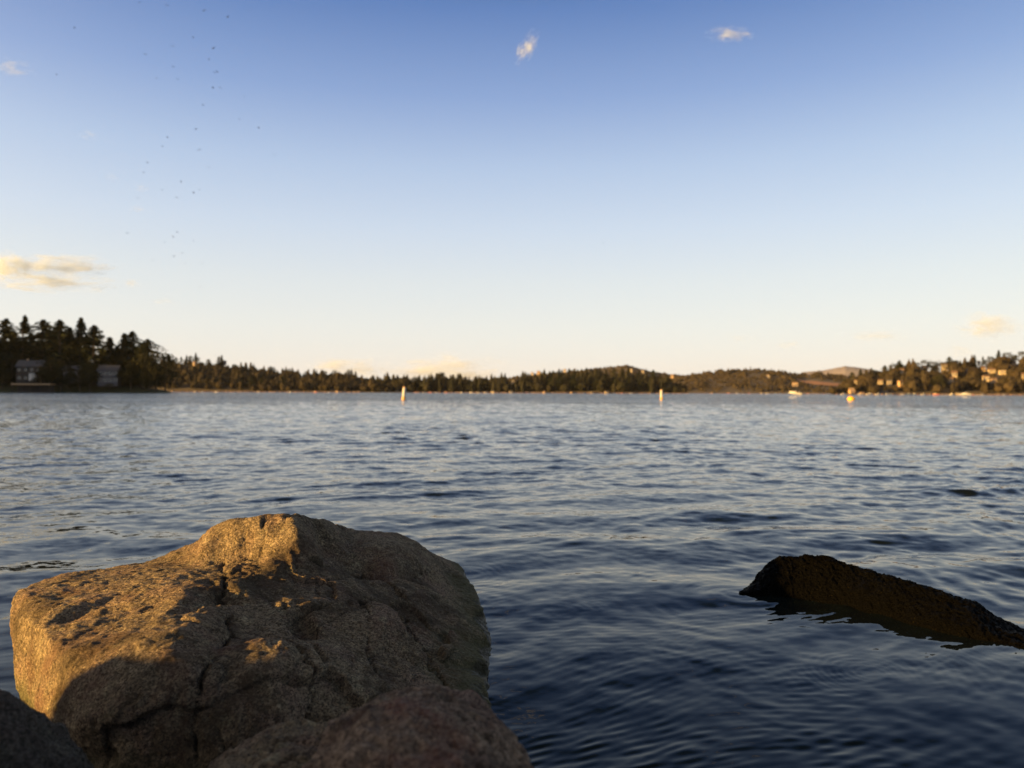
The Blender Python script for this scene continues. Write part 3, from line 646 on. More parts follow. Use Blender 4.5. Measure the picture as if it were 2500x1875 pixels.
# ------------------------------------------------------------------ houses
def gable(root, w_, d, hw, hr, wall, roof, wins, zb=0, eave=.5, hip=False, win_m=None, chim=False):
    m = MB(); m.box(-w_/2, w_/2, -d/2, d/2, -1.5, hw)
    if not hip: m.add([(-w_/2, -d/2, hw), (-w_/2, d/2, hw), (-w_/2, 0, hw+hr-.05), (w_/2, -d/2, hw), (w_/2, d/2, hw), (w_/2, 0, hw+hr-.05)], [(0,1,2), (3,5,4), (0,2,5,3), (1,4,5,2)])
    m.build('wall', M[wall], root)
    r = MB(); a, b_ = w_/2+eave, d/2+eave; ins = d*.35 if hip else 0; z0 = hw-eave*hr/(d/2)*.6
    r.add([(-a,-b_,z0),(a,-b_,z0),(a,b_,z0),(-a,b_,z0),(-a+ins,0,hw+hr),(a-ins,0,hw+hr),(-a,-b_,z0+.25),(a,-b_,z0+.25),(a,b_,z0+.25),(-a,b_,z0+.25),(-a+ins,0,hw+hr+.25),(a-ins,0,hw+hr+.25)],
          [(6,7,11,10),(8,9,10,11),(0,4,5,1),(2,5,4,3),(0,1,7,6),(2,3,9,8),(0,6,10,4),(4,10,9,3),(1,5,11,7),(5,2,8,11)])
    ro = r.build('roof', M[roof], root)
    if chim: MB().box(-w_*.2, -w_*.2+.9, -.4, .4, hw+hr*.3, hw+hr+1.1).build('chimney', M['tan'], ro)
    for (x0, x1, z0, z1) in wins:
        f = MB(); t = .09; y = -d/2
        f.box(x0-t, x1+t, y-.06, y+.02, z1, z1+t).box(x0-t, x1+t, y-.06, y+.02, z0-t, z0).box(x0-t, x0, y-.06, y+.02, z0, z1).box(x1, x1+t, y-.06, y+.02, z0, z1)
        wo = f.build('window', M['darkwall' if wall == 'darkwall' else 'white'], root); MB().box(x0, x1, y-.025, y+.01, z0, z1).build('pane', win_m or M['glass'], wo)
def face_cam(x, y): return math.atan2(-x, y)*1.0
def house(name, px, base, D, w_px, h_m, wall, roof, label, group, wins=2, hip=False, hr=None, rz=0, z=None, storeys=1, chim=False):
    v = at(px, base, D); wm = w_px*D/F*(.74 if name == 'hillside_house' else 1)
    root = empty(name, (v[0], D, v[2] if z is None else z), rz); tag(root, label, 'house', group)
    hs = h_m; W_ = []
    for s_ in range(storeys):
        zz = hs/storeys*(s_+.35); 
        for k in range(wins):
            x = -wm/2 + wm*(k+.5)/wins; W_.append((x-wm/wins*.28, x+wm/wins*.28, zz, zz+hs/storeys*.42))
    gable(root, wm, wm*.75, hs, hr if hr else max(1.2, wm*.2), wall, roof, W_, hip=hip, chim=chim); return root
house('lake_house', 78, 934, 436, 54, 9.5, 'darkwall', 'greyroof', 'dark timber house with grey roof under the firs, leftmost on the headland', 'houses on the left headland', 4, storeys=2, hr=3.6, rz=R(14), chim=True)
house('lake_house', 177, 930, 440, 34, 6.5, 'greywall', 'greyroof', 'small grey roofed house half hidden behind the willowy round tree', 'houses on the left headland', 2, hr=2.6, rz=R(12))
house('lake_house', 267, 937, 434, 44, 7.6, 'greywall', 'greyroof', 'two storey grey house with rows of pale windows on the headland', 'houses on the left headland', 4, storeys=2, hr=3.2, rz=R(16))
# bright boat cover in front of the dark house and the flat roofed boathouse
v = at(80, 923, 428)
r_ = empty('garden_shed', v, R(10)); tag(r_, 'small bright white shed in front of the dark timber house', 'shed')
MB().box(-1.7,1.7,-1,1,-1.5,2.5).build('wall', M['white'], r_); MB().box(-1.9,1.9,-1.2,1.2,2.5,2.75).build('roof', M['white'], r_)
v = on_water(84, 957.6); v = at(84, 956.5, 422); bh = empty('boathouse', (v[0], 421, 0), R(10)); tag(bh, 'open boathouse with long flat beige roof on posts at the headland shore', 'boathouse')
MB().box(-10.2, 10.2, -3.5, 3.5, 4.3, 5.1).build('roof', M['tan'], bh)
for x in (-9.5, -4.8, 0, 4.8, 9.5):
    MB().box(x-.18, x+.18, -3.3, -2.94, -1.5, 4.3).build('post', M['darkwall'], bh)
MB().box(-9.9, 9.9, 3.0, 3.3, .2, 4.2).build('back_wall', M['darkwall'], bh)
MB().box(-10.4, 10.4, -3.6, -2.2, .35, .6).build('deck', M['darkwall'], bh)

# ------------------------------------------------------------------ wooded hills
def lowtree(kind, seed):
    g = np.random.default_rng(seed)
    if kind == 'c':
        n = 7; rings = []; V = []; Fl = []
        prof = [(-.02, .03), (.14, .14), (.45, .105), (.7, .06), (1.0, .004)]
        for z, r in prof:
            for k in range(n): a = 6.283*k/n+z*2; q = r*g.uniform(.75, 1.2); V.append((q*math.cos(a), q*math.sin(a), z))
        for i in range(len(prof)-1):
            for k in range(n): Fl.append((i*n+k, i*n+(k+1) % n, (i+1)*n+(k+1) % n, (i+1)*n+k))
        t = g.uniform(0, 1, 46)**1.1; rad = .17*(1-t)**.8*g.uniform(.6, 1.15, 46)+.01; an = g.uniform(0, 6.28, 46)
        C = np.stack([rad*np.cos(an), rad*np.sin(an), .14+.86*t], 1); S = .055*(1.15-.7*t)
        tv, tf = tri_cloud(C, S, seed, .5, np.stack([np.cos(an), np.sin(an), -.25+0*an], 1))
    else:
        n = 8; V = []; Fl = []; prof = [(.08, .14), (.3, .33), (.6, .36), (.85, .22), (.97, .04)]
        for z, r in prof:
            for k in range(n): a = 6.283*k/n+z; q = r*g.uniform(.7, 1.1); V.append((q*math.cos(a), q*math.sin(a), z*g.uniform(.96, 1.04)))
        for i in range(len(prof)-1):
            for k in range(n): Fl.append((i*n+k, i*n+(k+1) % n, (i+1)*n+(k+1) % n, (i+1)*n+k))
        d = g.normal(size=(54, 3)); d /= np.linalg.norm(d, axis=1)[:, None]; C = d*np.array([.4, .4, .46])*g.uniform(.8, 1.08, (54, 1))+np.array([0, 0, .52]); S = np.full(54, .085)*g.uniform(.6, 1.3, 54)
        tv, tf = tri_cloud(C, S, seed, .7)
    V = np.array(V); Fl = np.array(Fl); return np.concatenate([V, tv]), np.concatenate([Fl, tf+len(V)])
LT = {('c', k): lowtree('c', 400+k) for k in range(6)}; LT.update({('r', k): lowtree('r', 450+k) for k in range(6)})
def interp(px, prof): return np.interp(px, [p[0] for p in prof], [p[1] for p in prof])
def hz_y(px): return 957.5 + .0035*(px-1250)
class Hill:
    def __init__(s, prof, d0, d1, th, name='hill', mat_='earth', ext=(None, None)):
        s.prof, s.d0, s.d1, s.th = prof, d0, d1, th
        x0, x1 = prof[0][0], prof[-1][0]; n = 160; m = 26
        pxs = np.linspace(x0, x1, n); ss = np.concatenate([np.linspace(-.08, 1, m), [1.25, 1.6]])
        V = []
        for px in pxs:
            for t in ss: V.append(s.pt(px, t))
        V = np.array(V); k = len(ss); i = (np.arange(n-1)[:, None]*k+np.arange(k-1)[None]).ravel()
        s.o = np_mesh(name, V, np.stack([i, i+k, i+k+1, i+1], 1), M[mat_], True); tag(s.o, kind='structure')
    def ridge(s, px): return max(1.0, (hz_y(px)-interp(px, s.prof))/F*s.d1 + H - s.th*.86)
    def pt(s, px, t):
        D = s.d0+(s.d1-s.d0)*t; q = min(max(t, 0), 1); z = (-1.0 if t < 0 else .3) + s.ridge(px)*(q**.85)*(1 if t <= 1 else max(0, 1-(t-1)*1.2))
        return np.array([(px-1250)/F*D, D, z])
    def forest(s, n, mix_c, m, seed, holes=(), hr=(.8, 1.2), wid=1.1, name='forest', label=None, pxr=None, tmin=.02):
        g = np.random.default_rng(seed); Vs = []; Fs = []; base = 0
        x0, x1 = pxr or (s.prof[0][0]+2, s.prof[-1][0]-2)
        for q in range(n):
            px = g.uniform(x0, x1); t = g.uniform(tmin, 1.0)**.9; p = s.pt(px, t); h = s.th*g.uniform(*hr)*(.8+.4*float(pnoise(np.array([[px*.03, t*3, seed*.1]]), 3)[0]+.3))
            if s.ridge(px) < 4: h *= .7
            py = hz_y(px)-(p[2]-H)/p[1]*F; tp = h/p[1]*F; ww = .2*h/p[1]*F
            lim = min([py-(b-hh*.3) for a, b, w_, hh, tt in holes if abs(px-a)-w_ < ww*1.5 and py > b-hh and t <= tt+.02] + [1e9])
            if lim < tp:
                if lim < 5: continue
                h *= lim/tp
            kd = 'c' if g.random() < mix_c else 'r'; V, Fq = LT[kd, int(g.integers(6))]
            an = g.uniform(0, 6.28); ca, sa = math.cos(an), math.sin(an); wd = h*wid*(g.uniform(1.0, 1.6) if kd == 'c' else g.uniform(.8, 1.15)); hh_ = h*(1 if kd == 'c' else .68)
            Vs.append(np.stack([(V[:, 0]*ca-V[:, 1]*sa)*wd+p[0], (V[:, 0]*sa+V[:, 1]*ca)*wd+p[1], V[:, 2]*hh_+p[2]-.5], 1)); Fs.append(Fq+base); base += len(V)
        o = np_mesh(name, np.concatenate(Vs), np.concatenate(Fs), m, False); tag(o, label, 'wooded hillside', None, 'stuff')
    def solve(s, px, py):      # depth parameter where the ground projects to py
        best = None
        for t in np.linspace(.02, 1, 60):
            p = s.pt(px, t); y = hz_y(px)-(p[2]-H)/p[1]*F
            if best is None or abs(y-py) < best[0]: best = (abs(y-py), t)
        return best[1]
# the ridge line of every wood, read as (pixel, pixel) and turned into metres at its own distance
B = Hill([(330,872),(400,870),(430,869),(470,868),(500,874),(540,879),(570,886),(620,893),(660,898),(700,901),(760,904),(820,905),(860,912),(900,921),(950,927),(1000,930)], 930, 1100, 15)
C_ = Hill([(860,934),(900,926),(950,919),(1000,922),(1050,914),(1085,911),(1130,919),(1200,919),(1250,915),(1300,910),(1350,906),(1400,901),(1450,899),(1500,902),(1550,906),(1600,911),(1640,925),(1665,940),(1676,955)], 950, 1040, 19)
Dh = Hill([(1180,925),(1270,913),(1330,906),(1400,900),(1450,894),(1500,889),(1530,885),(1560,893),(1600,903),(1640,908),(1700,914),(1760,925)], 1700, 2100, 9)
E = Hill([(1600,925),(1670,911),(1720,903),(1780,897),(1840,894),(1880,896),(1930,903),(1960,907),(2000,905),(2060,910),(2120,914),(2200,920)], 1500, 1900, 11)
Gh = Hill([(2030,945),(2060,920),(2080,909),(2110,903),(2160,895),(2196,883),(2234,884),(2263,879),(2300,880),(2318,874),(2345,885),(2379,874),(2399,876),(2438,862),(2464,862),(2497,858),(2600,850),(2750,842),(2900,850)], 640, 800, 15)
hs = []   # (px, base, half width px, height px, t)
def hill_house(hill, px, base, wpx, hm, wall, roof, label, group='houses on the right hillside', **kw):
    t = hill.solve(px, base); p = hill.pt(px, t); hs.append((px, base+1, wpx*.5, hm/p[1]*F*1.5, t))
    return house('hillside_house', px, base, p[1]-2, wpx, hm, wall, roof, label, group, rz=R(kw.pop('rz', -14)), **kw)
hill_house(Gh,2202,913,11,4.6,'cream','brownroof','small cream house high up, alone left of the upper trio on the right hill', hr=1.4)
hill_house(Gh,2257,905,16,4.2,'tan','brownroof','left one of the upper three houses on the right hill, half hidden by trees')
hill_house(Gh,2282,905,17,4.2,'cream','brownroof','wide cream house in the middle of the upper three on the right hill', wins=3)
hill_house(Gh,2305,908,15,8.0,'cream','brownroof','tall three storey cream house, rightmost of the upper three on the right hill', storeys=3, wins=2)
hill_house(Gh,2091,939,12,4.0,'cream','brownroof','small yellow house low at the left foot of the right hill')
hill_house(Gh,2141,930,7,4.2,'tan','brownroof','narrow tan house above the twin gabled cream house on the right hill', wins=1)
hill_house(Gh,2149,938,14,3.6,'cream','brownroof','twin gabled cream house low on the right hill', wins=3)
hill_house(Gh,2171,941,13,4.2,'cream','greyroof','cream house with grey roof low on the right hill beside the twin gabled one')
hill_house(Gh,2199,943,15,4.4,'tan','brownroof','brown house among the trees just above the right shore', rz=10)
hill_house(Gh,2330,921,14,4.6,'cream','brownroof','bright cream house in the centre of the right hill', hr=2)
hill_house(Gh,2323,932,9,3.0,'cream','brownroof','small pale house just below the bright central one on the right hill', wins=1)
hill_house(Gh,2360,913,9,4.0,'greywall','greyroof','dim grey house right of the bright central one on the right hill', wins=1)
hill_house(Gh,2401,907,9,4.0,'tan','brownroof','small tan house left of the wide roofed pair on the right hill', wins=1)
hill_house(Gh,2421,911,20,3.4,'cream','brownroof','wide hip roofed yellow house, left of the high pair on the right hill', hip=True, wins=4, hr=1.8)
hill_house(Gh,2447,914,18,3.2,'cream','cream','flat topped yellow house, right of the high pair on the right hill', wins=4, hr=.8)
hill_house(Gh,2407,931,17,4.6,'cream','brownroof','long cream house below the high pair on the right hill', wins=4)
hill_house(Gh,2426,933,14,2.8,'tan','brownroof','low tan annexe joined to the right of the long cream house', wins=3)
hill_house(Gh,2474,892,10,3.2,'tan','brownroof','dim tan house near the ridge at far right', wins=1)
hill_house(Gh,2390,891,6,3.2,'tan','brownroof','tiny tan house just under the ridge of the right hill', wins=1)
hill_house(Gh,2497,924,8,4.0,'cream','brownroof','cream house cut by the right edge of the view')
hill_house(Gh,2079,961,15,2.0,'tan','tan','orange lit beach house with steep roof at the left end of the right shore', hr=2.8, rz=10)
gh = list(hs); hs.clear()
def mid(hill, *a, **kw): return hill_house(hill, *a, group='houses scattered over the far hills', **kw)
mid(Dh,1299,916,8,7,'cream','brownroof','left one of two pale houses on the grey hill behind the firs'); mid(Dh,1315,915,10,9,'tan','brownroof','right one of two pale houses on the grey hill behind the firs')
mid(Dh,1379,908,8,7,'cream','brownroof','single cream house near the crest left of the highest far hill'); mid(Dh,1541,908,7,8,'cream','greyroof','pale house just below the summit of the grey hill')
mid(Dh,1569,911,8,7,'cream','greyroof','pale house on the right shoulder of the grey hill'); dh = list(hs); hs.clear()
mid(E,1641,922,9,7,'tan','brownroof','orange tinted house at the left foot of the brown far hill'); mid(E,1875,922,8,6,'cream','brownroof','lone cream house halfway up the brown far hill')
mid(E,1941,945,16,9,'tan','brownroof','tan building above the white motor boat', wins=3); eh = list(hs); hs.clear()
mid(B,474,893,8,5,'tan','brownroof','small tan house near the top of the left far hill'); mid(B,547,889,12,4,'greywall','greyroof','dim grey house under the ridge of the left far hill'); bhh = list(hs); hs.clear()
mid(C_,1252,936,7,4,'cream','greyroof','small pale house among the firs left of the dark point'); chh = list(hs); hs.clear()
# bare slope on the brown hill
holesE = eh + [(1960,932,16,10,.6),(1985,936,18,9,.6),(2010,939,22,9,.6),(2035,941,20,7,.6)]
M['bare'] = simple('bare orange earth', (.36,.17,.08), .95, 0, .4, .08)
V = []
for px, a_, b__ in [(1945,921,931),(1962,925,937),(1985,929,941),(2010,932,943),(2040,936,944),(2058,938,944)]:
    a_, b__ = a_+.3*(b__-a_)+2*math.sin(px), b__-.25*(b__-a_)+1.5*math.cos(px*1.7)
    for py in (a_, (a_+b__)/2, b__):
        t = E.solve(px, py); p = E.pt(px, t); p[2] += 1.2; V.append(p)
i = (np.arange(5)[:, None]*3+np.arange(2)[None]).ravel(); tag(np_mesh('bare_slope', np.array(V), np.stack([i, i+3, i+4, i+1], 1), M['bare'], True), 'bare earth slope', kind='structure')
B.forest(850, .4, M['forest_dark'], 1, bhh, label='mixed wood covering the low hill left of centre')
C_.forest(700, .6, M['forest_dark'], 2, chh, hr=(.85, 1.15), label='fir wood along the middle of the far shore')
Dh.forest(1300, .3, M['forest_warm'], 3, dh, hr=(.6, 1.1), wid=1.2, label='wood covering the grey hill behind the firs')
E.forest(1500, .3, M['forest_warm'], 4, holesE, hr=(.6, 1.1), wid=1.15, label='brown wood covering the rounded hill right of centre')
Gh.forest(900, .35, M['forest_warm'], 5, gh, label='wood among the houses of the right hill')
# skyline trees one can tell apart
def sky_tree(hill, px, top, kind, lab, grp, wd=1.0, t=.97):
    p = hill.pt(px, t); v = at(px, top, p[1]); h = v[2]-p[2]+.5
    place((kind, random.randrange(5 if kind == 'fir' else 3)), p[0], p[1], p[2]-.5, max(h, 5), lab, grp, wd)
for px, top in [(412,866),(431,873),(442,871),(455,867),(477,861),(534,870),(541,867),(588,884),(599,885),(660,894),(850,902),(857,902),(868,906),(911,916)]:
    sky_tree(B, px, top, 'fir', 'thin fir poking above the ridge of the left far hill', 'firs along the left far ridge', 1.25)
for px, top in [(466,867),(482,870),(507,875),(570,888),(576,888),(640,898),(700,901),(795,904),(815,902),(664,894),(745,905)]:
    sky_tree(B, px, top, 'broad', 'rounded tree on the ridge of the left far hill', 'round trees along the left far ridge', .8)
for px, top in [(949,919),(960,915),(977,922),(986,917),(1012,919),(1022,918),(1033,920),(1046,918),(1053,917),(1066,911),(1072,912),(1082,909),(1100,915),(1106,914),(1118,912),(1123,912),(1135,920),(1163,918),(1208,918),(1276,910),(1290,912),(1310,913),(1350,905),(1372,903),(1390,900),(1410,902),(1432,898),(1455,901),(1480,902),(1500,901),(1520,898),(1534,896),(1560,906),(1595,903),(1612,915),(1625,920),(1640,926),(1652,934),(1663,944)]:
    sky_tree(C_, px, top, 'fir', 'pointed fir standing up from the tree line of the middle shore', 'firs along the middle shore skyline', 1.5, .9)
for px, t, top in [(1345,.15,918),(1368,.12,915),(1400,.1,912),(1425,.15,915),(1455,.1,918),(1478,.12,914),(1500,.15,919),(1535,.1,920),(1560,.12,924),(1590,.12,926),(1620,.1,932),(480,.1,925),(590,.1,925),(612,.1,918),(640,.1,915),(690,.1,918)]:
    h_ = C_ if px > 1000 else B
    sky_tree(h_, px, top, 'fir', 'tall dark fir close to the water on the far shore', 'waterside firs of the far shore', 1.6, t)
for px, top, kd, wd in [(2064,922,'broad',.8),(2080,908,'fir',1.2),(2101,901,'fir',1.2),(2114,901,'fir',1.1),(2133,899,'broad',.7),(2160,892,'fir',1.5),(2183,885,'broad',.7),(2196,880,'fir',1.4),(2218,886,'broad',.8),(2236,882,'broad',.8),(2259,876,'broad',.75),(2275,879,'broad',.7),(2300,880,'broad',.9),(2318,871,'fir',1.4),(2331,877,'broad',.8),
    (2345,880,'fir',1.0),(2379,867,'fir',1.0),(2399,870,'fir',1.0),(2415,868,'broad',.8),(2438,855,'fir',1.3),(2464,858,'broad',.9),(2480,864,'broad',.8),(2497,855,'broad',.8),(2526,852,'fir',1.2)]:
    sky_tree(Gh, px, top, kd, 'pointed fir on the ridge of the right hill' if kd == 'fir' else 'rounded tree on the ridge of the right hill', 'trees along the ridge of the right hill', wd*1.2)
v = Gh.pt(2290, .12); place(('broad', 1), v[0], v[1], v[2]-.3, 15, 'yellowish green round tree in front of the houses of the right hill', None, .8)

# distant mountain
pts_ = [(1960,908),(2014,903),(2040,898),(2063,893),(2084,895),(2117,900),(2150,906),(2230,912)]; V = []
for px in np.linspace(1960, 2230, 60):
    zt = (hz_y(px)-interp(px, pts_))/F*9000 + 5*float(pnoise(np.array([[px*.06, 0, 0]]), 2)[0])
    for s_, q in ((0, 0), (.3, .35), (.6, .75), (1, 1), (1.5, .5), (2, 0)): V.append(((px-1250)/F*(8400+600*s_), 8400+600*s_, -2+zt*q))
V = np.array(V); i = (np.arange(59)[:, None]*6+np.arange(5)[None]).ravel()
M['mount'] = simple('distant mountain slope', (.27,.23,.24), .95, 0, .2, .004)
tag(np_mesh('mountain', V, np.stack([i, i+6, i+7, i+1], 1), M['mount'], True), kind='structure')

# off-frame wooded ridge at the left that keeps the evening sun off the headland
V = []; na = 60
for q in range(na):
    t = q/(na-1); cx = -430-150*math.sin(t*3)+60*t; cy = 90+380*t
    for s_, z in ((-90, -1), (-50, 30), (0, 48), (40, 30), (75, -1)): V.append((cx+s_, cy+s_*.1, z*(math.sin(t*math.pi)**.4) if z > 0 else z))
V = np.array(V); i = (np.arange(na-1)[:, None]*5+np.arange(4)[None]).ravel()
tag(np_mesh('hill', V, np.stack([i, i+5, i+6, i+1], 1), M['earth'], True), kind='structure')
g = np.random.default_rng(77); Vs = []; Fs = []; base = 0
for q in range(420):
    t = g.uniform(.03, .97); s_ = g.uniform(-60, 55); cx = -430-150*math.sin(t*3)+60*t+s_; cy = 90+380*t+s_*.1
    z = (48-abs(s_)*.45)*(math.sin(t*math.pi)**.4); V, Fq = LT['c', int(g.integers(6))]; h = g.uniform(18, 28)
    Vs.append(V*np.array([h*1.2, h*1.2, h])+np.array([cx, cy, z-1])); Fs.append(Fq+base); base += len(V)
tag(np_mesh('forest', np.concatenate(Vs), np.concatenate(Fs), M['forest_dark']), 'fir wood on the ridge beyond the left edge of the view', 'wooded hillside', None, 'stuff')

# unseen trees added behind the camera to block sky light on the near rocks
for q, (x, y, h, k) in enumerate([(9,-14,9,2),(14,-9,10,0),(0,-19,11,2),(18,-12,12,1)]):
    place(('broad', k), x, y, float(bank_h(np.array([x*1.]), np.array([y*1.]))[0])-.2, h, 'unseen leafy tree added on the bank behind the viewpoint', 'unseen trees added on the bank behind the viewpoint', .85)

# ------------------------------------------------------------------ buoys
def spar_buoy(px, base, top, lean, label):
    p = on_water(px, base); D = p[1]; h = at(px, top, D)[2]; s = h/1.75
    r_ = empty('marker_buoy', p); r_.rotation_euler = (R(2), R(lean), 0); r_.scale = (s, s, s); tag(r_, label, 'buoy', 'white marker buoys on the lake')
    MB().lathe([(.02,1.75),(.10,1.74),(.15,1.71),(.18,1.67),(.19,1.62)][::-1], 24).build('cap', M['buoyorange'], r_, True)
    MB().lathe([(.205,.42),(.205,.5),(.205,1.5),(.19,1.62)], 24).build('body', M['white'], r_, True)
    MB().lathe([(.215,-.7),(.235,0),(.235,.3),(.225,.40),(.206,.42)], 24).build('float_collar', M['buoyorange'], r_, True)
spar_buoy(985.5, 976, 944, 3.5, 'taller white spar buoy with orange base leaning right, left of centre')
spar_buoy(1615, 975, 951, -1, 'shorter white spar buoy with orange base, right of centre')
p = on_water(2078, 977.5); r_ = empty('mooring_buoy', p); tag(r_, 'round orange mooring buoy floating on the right', 'buoy')
MB().lathe([(.1,-.22),(.38,-.16),(.53,.02),(.57,.2),(.53,.38),(.40,.53),(.2,.61),(.04,.63)], 28).build('float', M['orange'], r_, True)
MB().lathe([(.05,.63),(.05,.7),(.02,.72)], 10).build('lifting_eye', M['greywall'], r_, True)

# ------------------------------------------------------------------ boats
def hull_mb(Lh, bw, fb, sheer=.35):
    rings = []
    for q in range(9):
        t = q/8; x = -Lh/2+Lh*t; w_ = bw/2*(1-(t**3.2))*(.92+.08*min(1, t*6)); top = fb*(1+sheer*t*t); keel = -.25+.55*max(0, t-.65)**1.2*2
        w_ = max(w_, .02); rings.append([(x, -w_, top), (x, -w_*.85, .12), (x, -w_*.3, keel), (x, w_*.3, keel), (x, w_*.85, .12), (x, w_, top)])
    return MB().loft(rings)
def motor_boat(kind, Lh, bw, fb, hullm, label, group, parts=3):
    r_ = empty(kind); tag(r_, label, 'boat', group)
    hull_mb(Lh, bw, fb).build('hull', hullm, r_, False)
    if parts > 1:
        c = MB(); x0, x1, x2 = -.05*Lh, .22*Lh, .34*Lh
        c.add([(x0,-bw*.33,fb*1.02),(x2,-bw*.28,fb*1.08),(x2,bw*.28,fb*1.08),(x0,bw*.33,fb*1.02),(x0,-bw*.3,fb*1.85),(x1,-bw*.25,fb*1.75),(x1,bw*.25,fb*1.75),(x0,bw*.3,fb*1.85)],
              [(0,1,5,4),(1,2,6,5),(2,3,7,6),(3,0,4,7),(4,5,6,7),(3,2,1,0)]).build('cabin', M['white'], r_)
        w_ = MB(); w_.box(x0+.05*Lh, x1-.02*Lh, -bw*.315, bw*.315, fb*1.35, fb*1.62).build('windscreen', M['glass'], r_)
    if parts > 2:
        MB().box(-.3*Lh, .02*Lh, -bw*.4, bw*.4, fb*2.75, fb*2.85).build('canopy', M['navy'], r_)
        for x in (-.28*Lh, 0):
            for y in (-bw*.38, bw*.38): MB().box(x-.04, x+.04, y-.04, y+.04, fb, fb*2.75).build('canopy_pole', M['white'], r_)
        MB().box(-.5*Lh-.45, -.5*Lh, -.25, .25, .0, fb*1.3).build('outboard_motor', M['navy'], r_)
    return r_
bt = motor_boat('motor_boat', 8.2, 2.6, 1.05, M['white'], 'white motor boat with navy canopy speeding left, near the orange buoy', None)
p = on_water(1938, 963.8); bt.location = (p[0]+1.0, p[1], .55); bt.rotation_euler = (0, R(-9) , R(180)); bt.rotation_euler = (0, R(9), R(168)); bt.rotation_euler[1] = R(-8)
M['foam'] = simple('white foam', (.42,.43,.44), .9, 0, .1)
def wake(p, L_, wd, rz, name='wake'):
    g = np.random.default_rng(int(abs(p[0]))); n = 26; V = []
    for q in range(n):
        t = q/(n-1); h = .42*math.sin(t*math.pi)**.6*(1-.6*t)*g.uniform(.6, 1.2); w_ = wd*(.35+t)
        for s_ in (-1, -.5, 0, .5, 1): V.append((L_*t, s_*w_, h*(1-abs(s_)**2)*g.uniform(.5, 1.2)-.02))
    i = (np.arange(n-1)[:, None]*5+np.arange(4)[None]).ravel(); o = np_mesh(name, np.array(V), np.stack([i, i+5, i+6, i+1], 1), M['foam'], True)
    o.location = p; o.rotation_euler = (0, 0, rz); return tag(o, 'white foaming wake of a boat', None, None, 'stuff')
wake((p[0]+4.5, p[1]+.5, .05), 7, .7, R(-12))
b2_ = motor_boat('motor_boat', 6.0, 2.2, .9, M['white'], 'small speed boat throwing a long white wake off the right shore', None)
p = on_water(2359, 964.7); p = np.array([(2359-1250)/F*520, 520, 0]); b2_.location = (p[0], p[1], .35); b2_.rotation_euler = (0, R(-5), R(176))
wake((p[0]+2, p[1], .02), 16, .8, R(-4)); wake((p[0]-18, p[1]+2, .02), 15, .5, R(2))

# moored boats, docks and boathouses strung along the far shores
proto_boats = [motor_boat('moored_boat', 7, 2.4, 1.0, M['boatwhite'], 'x', 'x', 2), motor_boat('moored_boat', 6, 2.2, .9, M['redhull'], 'x', 'x', 2), motor_boat('moored_boat', 5.5, 2.0, .9, M['bluehull'], 'x', 'x', 2)]
def dock_proto():
    r_ = empty('dock'); MB().box(-7, 7, -1.1, 1.1, .75, 1.0).build('deck', M['wood'], r_)
    m = MB()
    for x in (-6.6, -2.2, 2.2, 6.6):
        for y in (-1, 1): MB().box(x-.15, x+.15, y-.15, y+.15, -1.5, 1.7).build('pile', M['wood'], r_)
    return r_
def shed_proto(wall, roof):
    r_ = empty('boathouse'); gable(r_, 7, 6, 2.6, 1.8, wall, roof, [(-2.4,-.6,.7,1.9),(.6,2.4,.7,1.9)]); return r_
dk = dock_proto(); sheds = [shed_proto('tan', 'brownroof'), shed_proto('cream', 'greyroof')]
first = set()
def reuse(p):
    if p.name in first: return copy_tree(p)
    first.add(p.name); return p
def put(proto, px, D, lab, cat, grp, rz, s=1.0, z=0):
    o = reuse(proto); o.location = ((px-1250)/F*D, D, z); o.rotation_euler = (0, 0, rz); o.scale = (s, s, s)
    tag(o, lab, cat, grp); return o
g = random.Random(5)
secs = [(425,880,918,'left far shore',15), (885,1310,938,'middle far shore',22), (1315,1560,936,'dark fir point',10), (1730,2035,1485,'shore under the brown hill',16), (2050,2500,628,'right shore',26)]
for x0, x1, D, nm, n in secs:
    for q in range(n):
        px = x0+(x1-x0)*(q+g.uniform(.1, .9))/n; k = g.random(); s = g.uniform(.45, .85)*(1.25 if D > 1200 else 1)
        if nm == 'right shore' and abs(px-2079) < 14: continue
        if k < .5:
            b_ = g.choice([0, 0, 0, 1, 2]); cl = ('white', 'red hulled', 'blue hulled')[b_]
            put(proto_boats[b_], px, D, f'tiny {cl} boat moored along the {nm}', 'boat', f'boats moored along the {nm}', g.choice([0, 3.14])+g.uniform(-.5, .5), s)
        elif k < .78: put(dk, px, D+2, f'low wooden dock on the {nm}', 'dock', f'docks of the {nm}', g.uniform(-.35, .35), s*.9)
        else:
            b_ = g.randrange(2); put(sheds[b_], px, D+9, f'small {("tan", "cream")[b_]} boathouse at the water on the {nm}', 'boathouse', f'boathouses of the {nm}', g.uniform(-.4, .4)-.2, s*.8, .5)
for hill, x0, x1 in ((B,415,880),(C_,880,1680),(E,1690,2050),(Gh,2040,2560)):
    V = []; n = 140; gg = np.random.default_rng(x0)
    for q in range(n):
        px = x0+(x1-x0)*q/(n-1); D = hill.d0-3+gg.normal()*1.0
        for dz, dd in ((-.6, -2.5), (gg.uniform(.5, .9), -.5), (gg.uniform(.9, 1.6), 3), (.6, 12)): V.append(((px-1250)/F*(D+dd), D+dd, dz))
    i = (np.arange(n-1)[:, None]*4+np.arange(3)[None]).ravel()
    tag(np_mesh('shore', np.array(V), np.stack([i, i+4, i+5, i+1], 1), M['shore'], False), kind='structure')

